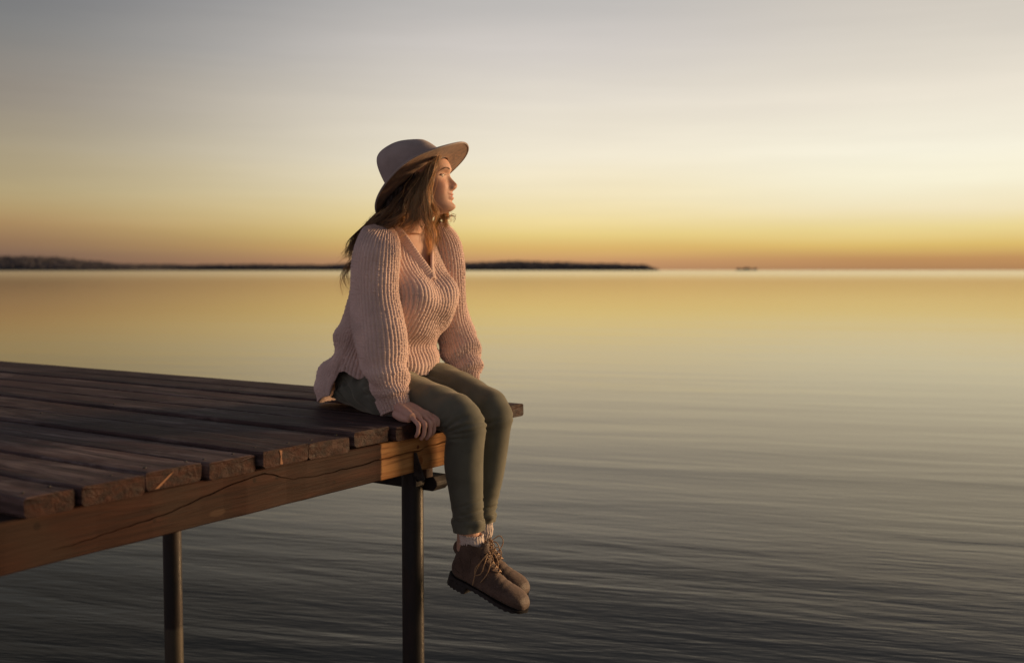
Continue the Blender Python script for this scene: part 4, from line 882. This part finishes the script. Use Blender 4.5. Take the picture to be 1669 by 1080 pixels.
for (g, n, sp, en, ln, c0, c1) in NEAR:      # the same locks on the far side of the head
    q = p2head(np.array([PB(*p) for p in g])); q[:, 1] *= -1; q[:, 0] -= .006; q = head2p(q); q = q[:max(4, int(len(q) * .75))]
    GD.append(([tuple(v) + (0,) for v in q], max(26, n // 2), sp, en * .6, ln, c0, c1))
for b0 in np.linspace(-.085, .085, 10):      # hair down the back
    GD.append(([(-.205, b0 * .8, .672, 0), (-.252, b0, .628, 0), (-.296, b0 * 1.05, .590, 0), (-.330, b0 * 1.1, .545, 0), (-.352, b0 * 1.12, .500, 0), (-.366, b0 * 1.15, .455 + .02 * math.sin(b0 * 60), 0)], 60, .006, .010, .7, dk, md))
for (g, n, sp, en, ln, c0, c1) in NEAR[1:] + GD[7:11]:      # flyaways
    GD.append((g, 9, .009, .020, .7, gd, lt))
for i, (g, n, sp, en, ln, c0, c1) in enumerate(GD): strands(g, int(n * 2.6), sp, en, ln, c0, c1, seed=60 + i, per=1 if n == 9 else 5 if n in (44, 30, 34, 26, 4) else 22)
V, Q, _ = merge(hair_parts); hm = mesh_arrays('hair', V, Q); vcol(hm, 'haircol', np.concatenate(hc))
m = NT('hair_strands'); at = m.n('ShaderNodeAttribute', attribute_name='haircol')
m.set(Base_Color=at.outputs['Color'], Roughness=.38, Specular_IOR_Level=.55, Sheen_Weight=.15, Anisotropic=.5)
tr = m.n('ShaderNodeBsdfTranslucent'); m.l(at.outputs['Color'], tr.inputs[0]); mx = m.n('ShaderNodeMixShader'); mx.inputs[0].default_value = .55; m.l(m.p.outputs[0], mx.inputs[1]); m.l(tr.outputs[0], mx.inputs[2]); m.l(mx.outputs[0], m.out.inputs[0])
add('hair', hm, m.m, person)

# ------------------------------------------------------------------ socks and boots
MAT_SOCK = knit_material('white_sock', (.62, .52, .45))
m = NT('brown_suede'); v_ = m.coord(); n1 = m.noise(v_, 22, 5); n2 = m.noise(v_, 260, 4)
c_ = m.mix(m.range(n1, .3, .72), (.070, .044, .031, 1), (.135, .088, .063, 1)); c_ = m.mix(m.range(n2, .45, .72, 0, .4), c_, (.18, .125, .092, 1))
m.set(Base_Color=c_, Roughness=m.range(n1, .3, .7, .55, .78, False), Specular_IOR_Level=.2, Sheen_Weight=.1, Normal=m.bump(m.math('ADD', n2, m.noise(v_, 40, 3)), .6, .0022)); MAT_LEATHER = m.m
MAT_SOLE = plain('dark_rubber_sole', (.016, .012, .010, 1), .7, 60, .3, .3)
MAT_LACE = plain('waxed_lace', (.36, .21, .10, 1), .6, 300, .3, .2)
MAT_LACE2 = plain('dark_lace', (.10, .055, .03, 1), .6, 300, .3, .2)
def boot(name, heel, pitch, yaw, lean):
    e = empty(name, tuple(heel), 0); e.parent = person; e.rotation_mode = 'XYZ'; e.rotation_euler = (lean, pitch, yaw); e.scale = (.965, .965, .965)
    up = [(.083, .138, -.003, .134, 0, .0400), (.086, .120, -.005, .112, 0, .0400), (.090, .106, -.006, .088, 0, .0385), (.100, .097, -.009, .062, 0, .0365), (.116, .090, -.012, .036, 0, .0350), (.136, .081, .0, .0125, 0, .0350), (.154, .073, .05, .0115, 0, .0360), (.172, .066, .10, .0115, 0, .0390), (.192, .0615, .15, .0115, 0, .0430), (.212, .0590, .19, .0115, 0, .0445), (.232, .0540, .225, .0120, 0, .0400), (.247, .0460, .247, .0135, 0, .0320), (.2575, .0335, .258, .0160, 0, .0200), (.2600, .0260, .2605, .0220, 0, .008)]
    up = [s + ((.82,) if i > 5 else (.92,)) for i, s in enumerate(up)]
    G, L = loft(up, 120, 80); G = outward(G); G[..., 2] = np.maximum(G[..., 2], .0115)
    # creases over the instep
    N = grid_normals(G); cr = np.exp(-((G[..., 0] - .165) / .035) ** 2) * sstep(G[..., 2], .03, .055); G = G + N * (cr * .0006 * np.sin(G[..., 0] * 330 + G[..., 1] * 40))[..., None]
    inner = [G[0] * 1.0 - N[0] * .0035, G[0] - N[0] * .004 + np.array([0, 0, -.035])]
    G2 = np.concatenate([np.array(inner)[::-1], G]); V, Q = closed(G2, False, True)
    add('upper', mesh_arrays('upper', V, Q), MAT_LEATHER, e)
    # seams: quarter line and heel counter as raised stitched ridges
    def onside(x, z, sg):
        i = np.argmin((G[..., 0] - x) ** 2 + (G[..., 2] - z) ** 2 + np.where(np.sign(G[..., 1]) == sg, 0, 1)); p = G.reshape(-1, 3)[i]; return p + np.array([0, .0006 * sg, 0])
    for sg in (-1, 1):
        for line in ([(.118, .088), (.112, .066), (.100, .052), (.085, .043), (.06, .038), (.035, .036), (.012, .040)], [(.022, .085), (.032, .07), (.043, .05), (.050, .03), (.052, .016)], [(.060, .120), (.060, .10), (.062, .075), (.068, .055)], [(.150, .072), (.146, .055), (.135, .040), (.125, .025), (.12, .014)]):
            P = np.array([onside(x, z, sg) for x, z in catmull(np.array(line), 18)]); P = catmull(P, 24); V, Q = tube(P, .0011, 6); add('seam', mesh_arrays('seam', V, Q), MAT_LEATHER, e)
    # pull tab
    tp = smoothpts([(-.004, 0, .118), (-.014, 0, .116), (-.021, 0, .104), (-.021, 0, .088), (-.010, 0, .076)], 18)
    V = []; 
    for p in tp: V += [p + np.array([0, .010, 0]), p + np.array([0, -.010, 0]), p + np.array([.009, -.010, .001]), p + np.array([.009, .010, .001])]
    V, Q = closed(np.array(V).reshape(18, 4, 3)); add('pull_tab', mesh_arrays('pull_tab', V, Q, None, False), MAT_LEATHER, e)
    # sole: welt plus forefoot, separate stacked heel with lugs
    xs = np.linspace(-.012, .266, 60)
    def half(x): return np.interp(x, [-.012, -.006, .006, .03, .07, .11, .15, .185, .215, .240, .256, .266], [.004, .020, .030, .0355, .0345, .0345, .0395, .0460, .0465, .0390, .0250, .004])
    ol = [(x, half(x)) for x in xs] + [(x, -half(x)) for x in xs[::-1]]
    def slab(nm, ol, z1, z0, lug=0, grow=0.0):
        b = bmesh.new(); n = len(ol)
        z1f = (lambda x: z1); z0f = (lambda x: z0 + max(0, (x - .20)) ** 2 * 1.6)
        ws = [1 + grow + (.014 if lug and (i // 2) % 2 else 0) for i in range(n)]
        t = [b.verts.new((x, y * (1 + grow), z1f(x))) for x, y in ol]; m1 = [b.verts.new((x, y * w, (z1 * .45 + z0f(x) * .55))) for (x, y), w in zip(ol, ws)]; d = [b.verts.new((x, y * w, z0f(x) + (.0022 if lug and (i // 2) % 2 == 0 else 0))) for i, ((x, y), w) in enumerate(zip(ol, ws))]
        for A_, B_ in ((t, m1), (m1, d)):
            for i in range(n): b.faces.new([A_[i], A_[(i + 1) % n], B_[(i + 1) % n], B_[i]])
        b.faces.new(t[::-1]); b.faces.new(d); bmesh.ops.recalc_face_normals(b, faces=b.faces[:]); return add(nm, bm_mesh(nm, b), MAT_SOLE, e)
    slab('welt', ol, .0155, .010, 0, .03)
    slab('sole', ol, .0100, .0025, 1)
    hx = np.linspace(-.012, .068, 24); slab('heel', [(x, half(x) * 1.0) for x in hx] + [(x, -half(x)) for x in hx[::-1]], .0030, -.019, 1)
    # tongue
    tg = smoothpts([(.083, 0, .150), (.088, 0, .130), (.098, 0, .108), (.118, 0, .094), (.140, 0, .083)], 16); wv = np.interp(np.linspace(0, 1, 16), [0, .15, 1], [.016, .020, .018])
    Gt = np.array([[p + np.array([.002 - .010 * abs(q) ** 2, q * w, .0]) for q in np.linspace(-1, 1, 9)] + [p + np.array([-.002 - .010 * abs(q) ** 2, q * w, -.002]) for q in np.linspace(1, -1, 9)] for p, w in zip(tg, wv)])
    V, Q = closed(Gt); add('tongue', mesh_arrays('tongue', V, Q), MAT_LEATHER, e)
    # laces: six crossings over the instep, then a bow with hanging loops and ends
    rows = smoothpts([(.0865, 0, .124), (.093, 0, .1085), (.105, 0, .0985), (.120, 0, .0910), (.135, 0, .0840), (.148, 0, .0780)], 6); lw = .0155
    prev = None
    for i, p in enumerate(rows):
        if i < 5:
            q = rows[i + 1]
            for sg in (-1, 1):
                P = smoothpts([p + (-.006, lw * sg, -.001), p * .62 + q * .38 + (.003, lw * .45 * sg, .004), (p + q) / 2 + (.0035, 0, .0055 + .001 * sg), p * .38 + q * .62 + (.003, -lw * .45 * sg, .004), q + (-.006, -lw * sg, -.001)], 12)
                V, Q = tube(P, .0018, 6); add('lace', mesh_arrays('lace', V, Q), MAT_LACE, e)
    k0 = np.array([.094, -.002, .121])
    loops = [[k0, k0 + (.006, -.020, .004), k0 + (.004, -.038, -.014), k0 + (-.006, -.044, -.042), k0 + (-.001, -.043, -.060), k0 + (.012, -.040, -.052), k0 + (.013, -.032, -.022), k0 + (.004, -.010, -.002), k0],
             [k0, k0 + (.006, .012, .012), k0 + (.012, .026, .020), k0 + (.024, .032, .010), k0 + (.026, .028, -.018), k0 + (.020, .020, -.032), k0 + (.010, .010, -.008), k0],
             [k0, k0 + (.012, -.010, .006), k0 + (.026, -.022, -.014), k0 + (.030, -.030, -.040), k0 + (.026, -.036, -.060), k0 + (.020, -.040, -.075)],
             [k0, k0 + (.002, -.030, -.010), k0 + (-.002, -.041, -.040), k0 + (-.001, -.045, -.07), k0 + (.001, -.046, -.092)],
             [k0, k0 + (.014, .006, .004), k0 + (.030, .012, -.012), k0 + (.036, .016, -.036), k0 + (.040, .014, -.048)]]
    for P in loops: V, Q = tube(smoothpts(P, 34), .0016, 6); add('lace', mesh_arrays('lace', V, Q), MAT_LACE, e)
    V, Q = tube(smoothpts([k0 + (.0, -.006, -.002), k0 + (.004, 0, .003), k0 + (.002, .006, -.001)], 8), .0032, 8); add('lace_knot', mesh_arrays('lace_knot', V, Q), MAT_LACE, e)
    return e
nb_ = boot('boot', PB(739, 939, -.092), R(17), R(3), 0); nb_['label'] = 'brown suede lace-up ankle boot, nearer foot'
fb_ = boot('boot', PB(746, 918, .060), R(17), R(3), 0); fb_['label'] = 'brown suede lace-up ankle boot, farther foot'
for st_ in ([stn((747.5, 869), (788, 872), -.0905, .0362), stn((748, 873), (788, 876), -.0905, .0365), stn((748, 879), (789, 882), -.0905, .037), stn((752, 892), (786, 898), -.0905, .030), stn((754, 905), (788, 911), -.0905, .028)],
            [stn((764, 847), (803, 851), .070, .034), stn((763, 852), (803, 855), .068, .0345), stn((762, 858), (804, 864), .066, .035), stn((766, 872), (800, 878), .062, .030), stn((767, 885), (802, 891), .060, .028)]):
    G, L = loft(st_, 60, 20 * 8); G = outward(G); u = np.linspace(0, 2 * math.pi, G.shape[1], endpoint=False)
    G[:, :, 2] += (.0022 * np.abs(np.sin(u * 13)))[None] * np.exp(-np.arange(60) / 4.0)[:, None]
    knit('sock', G, L, 22, .0014, person, MAT_SOCK, lip=.012, depth=.1, lip0=True)
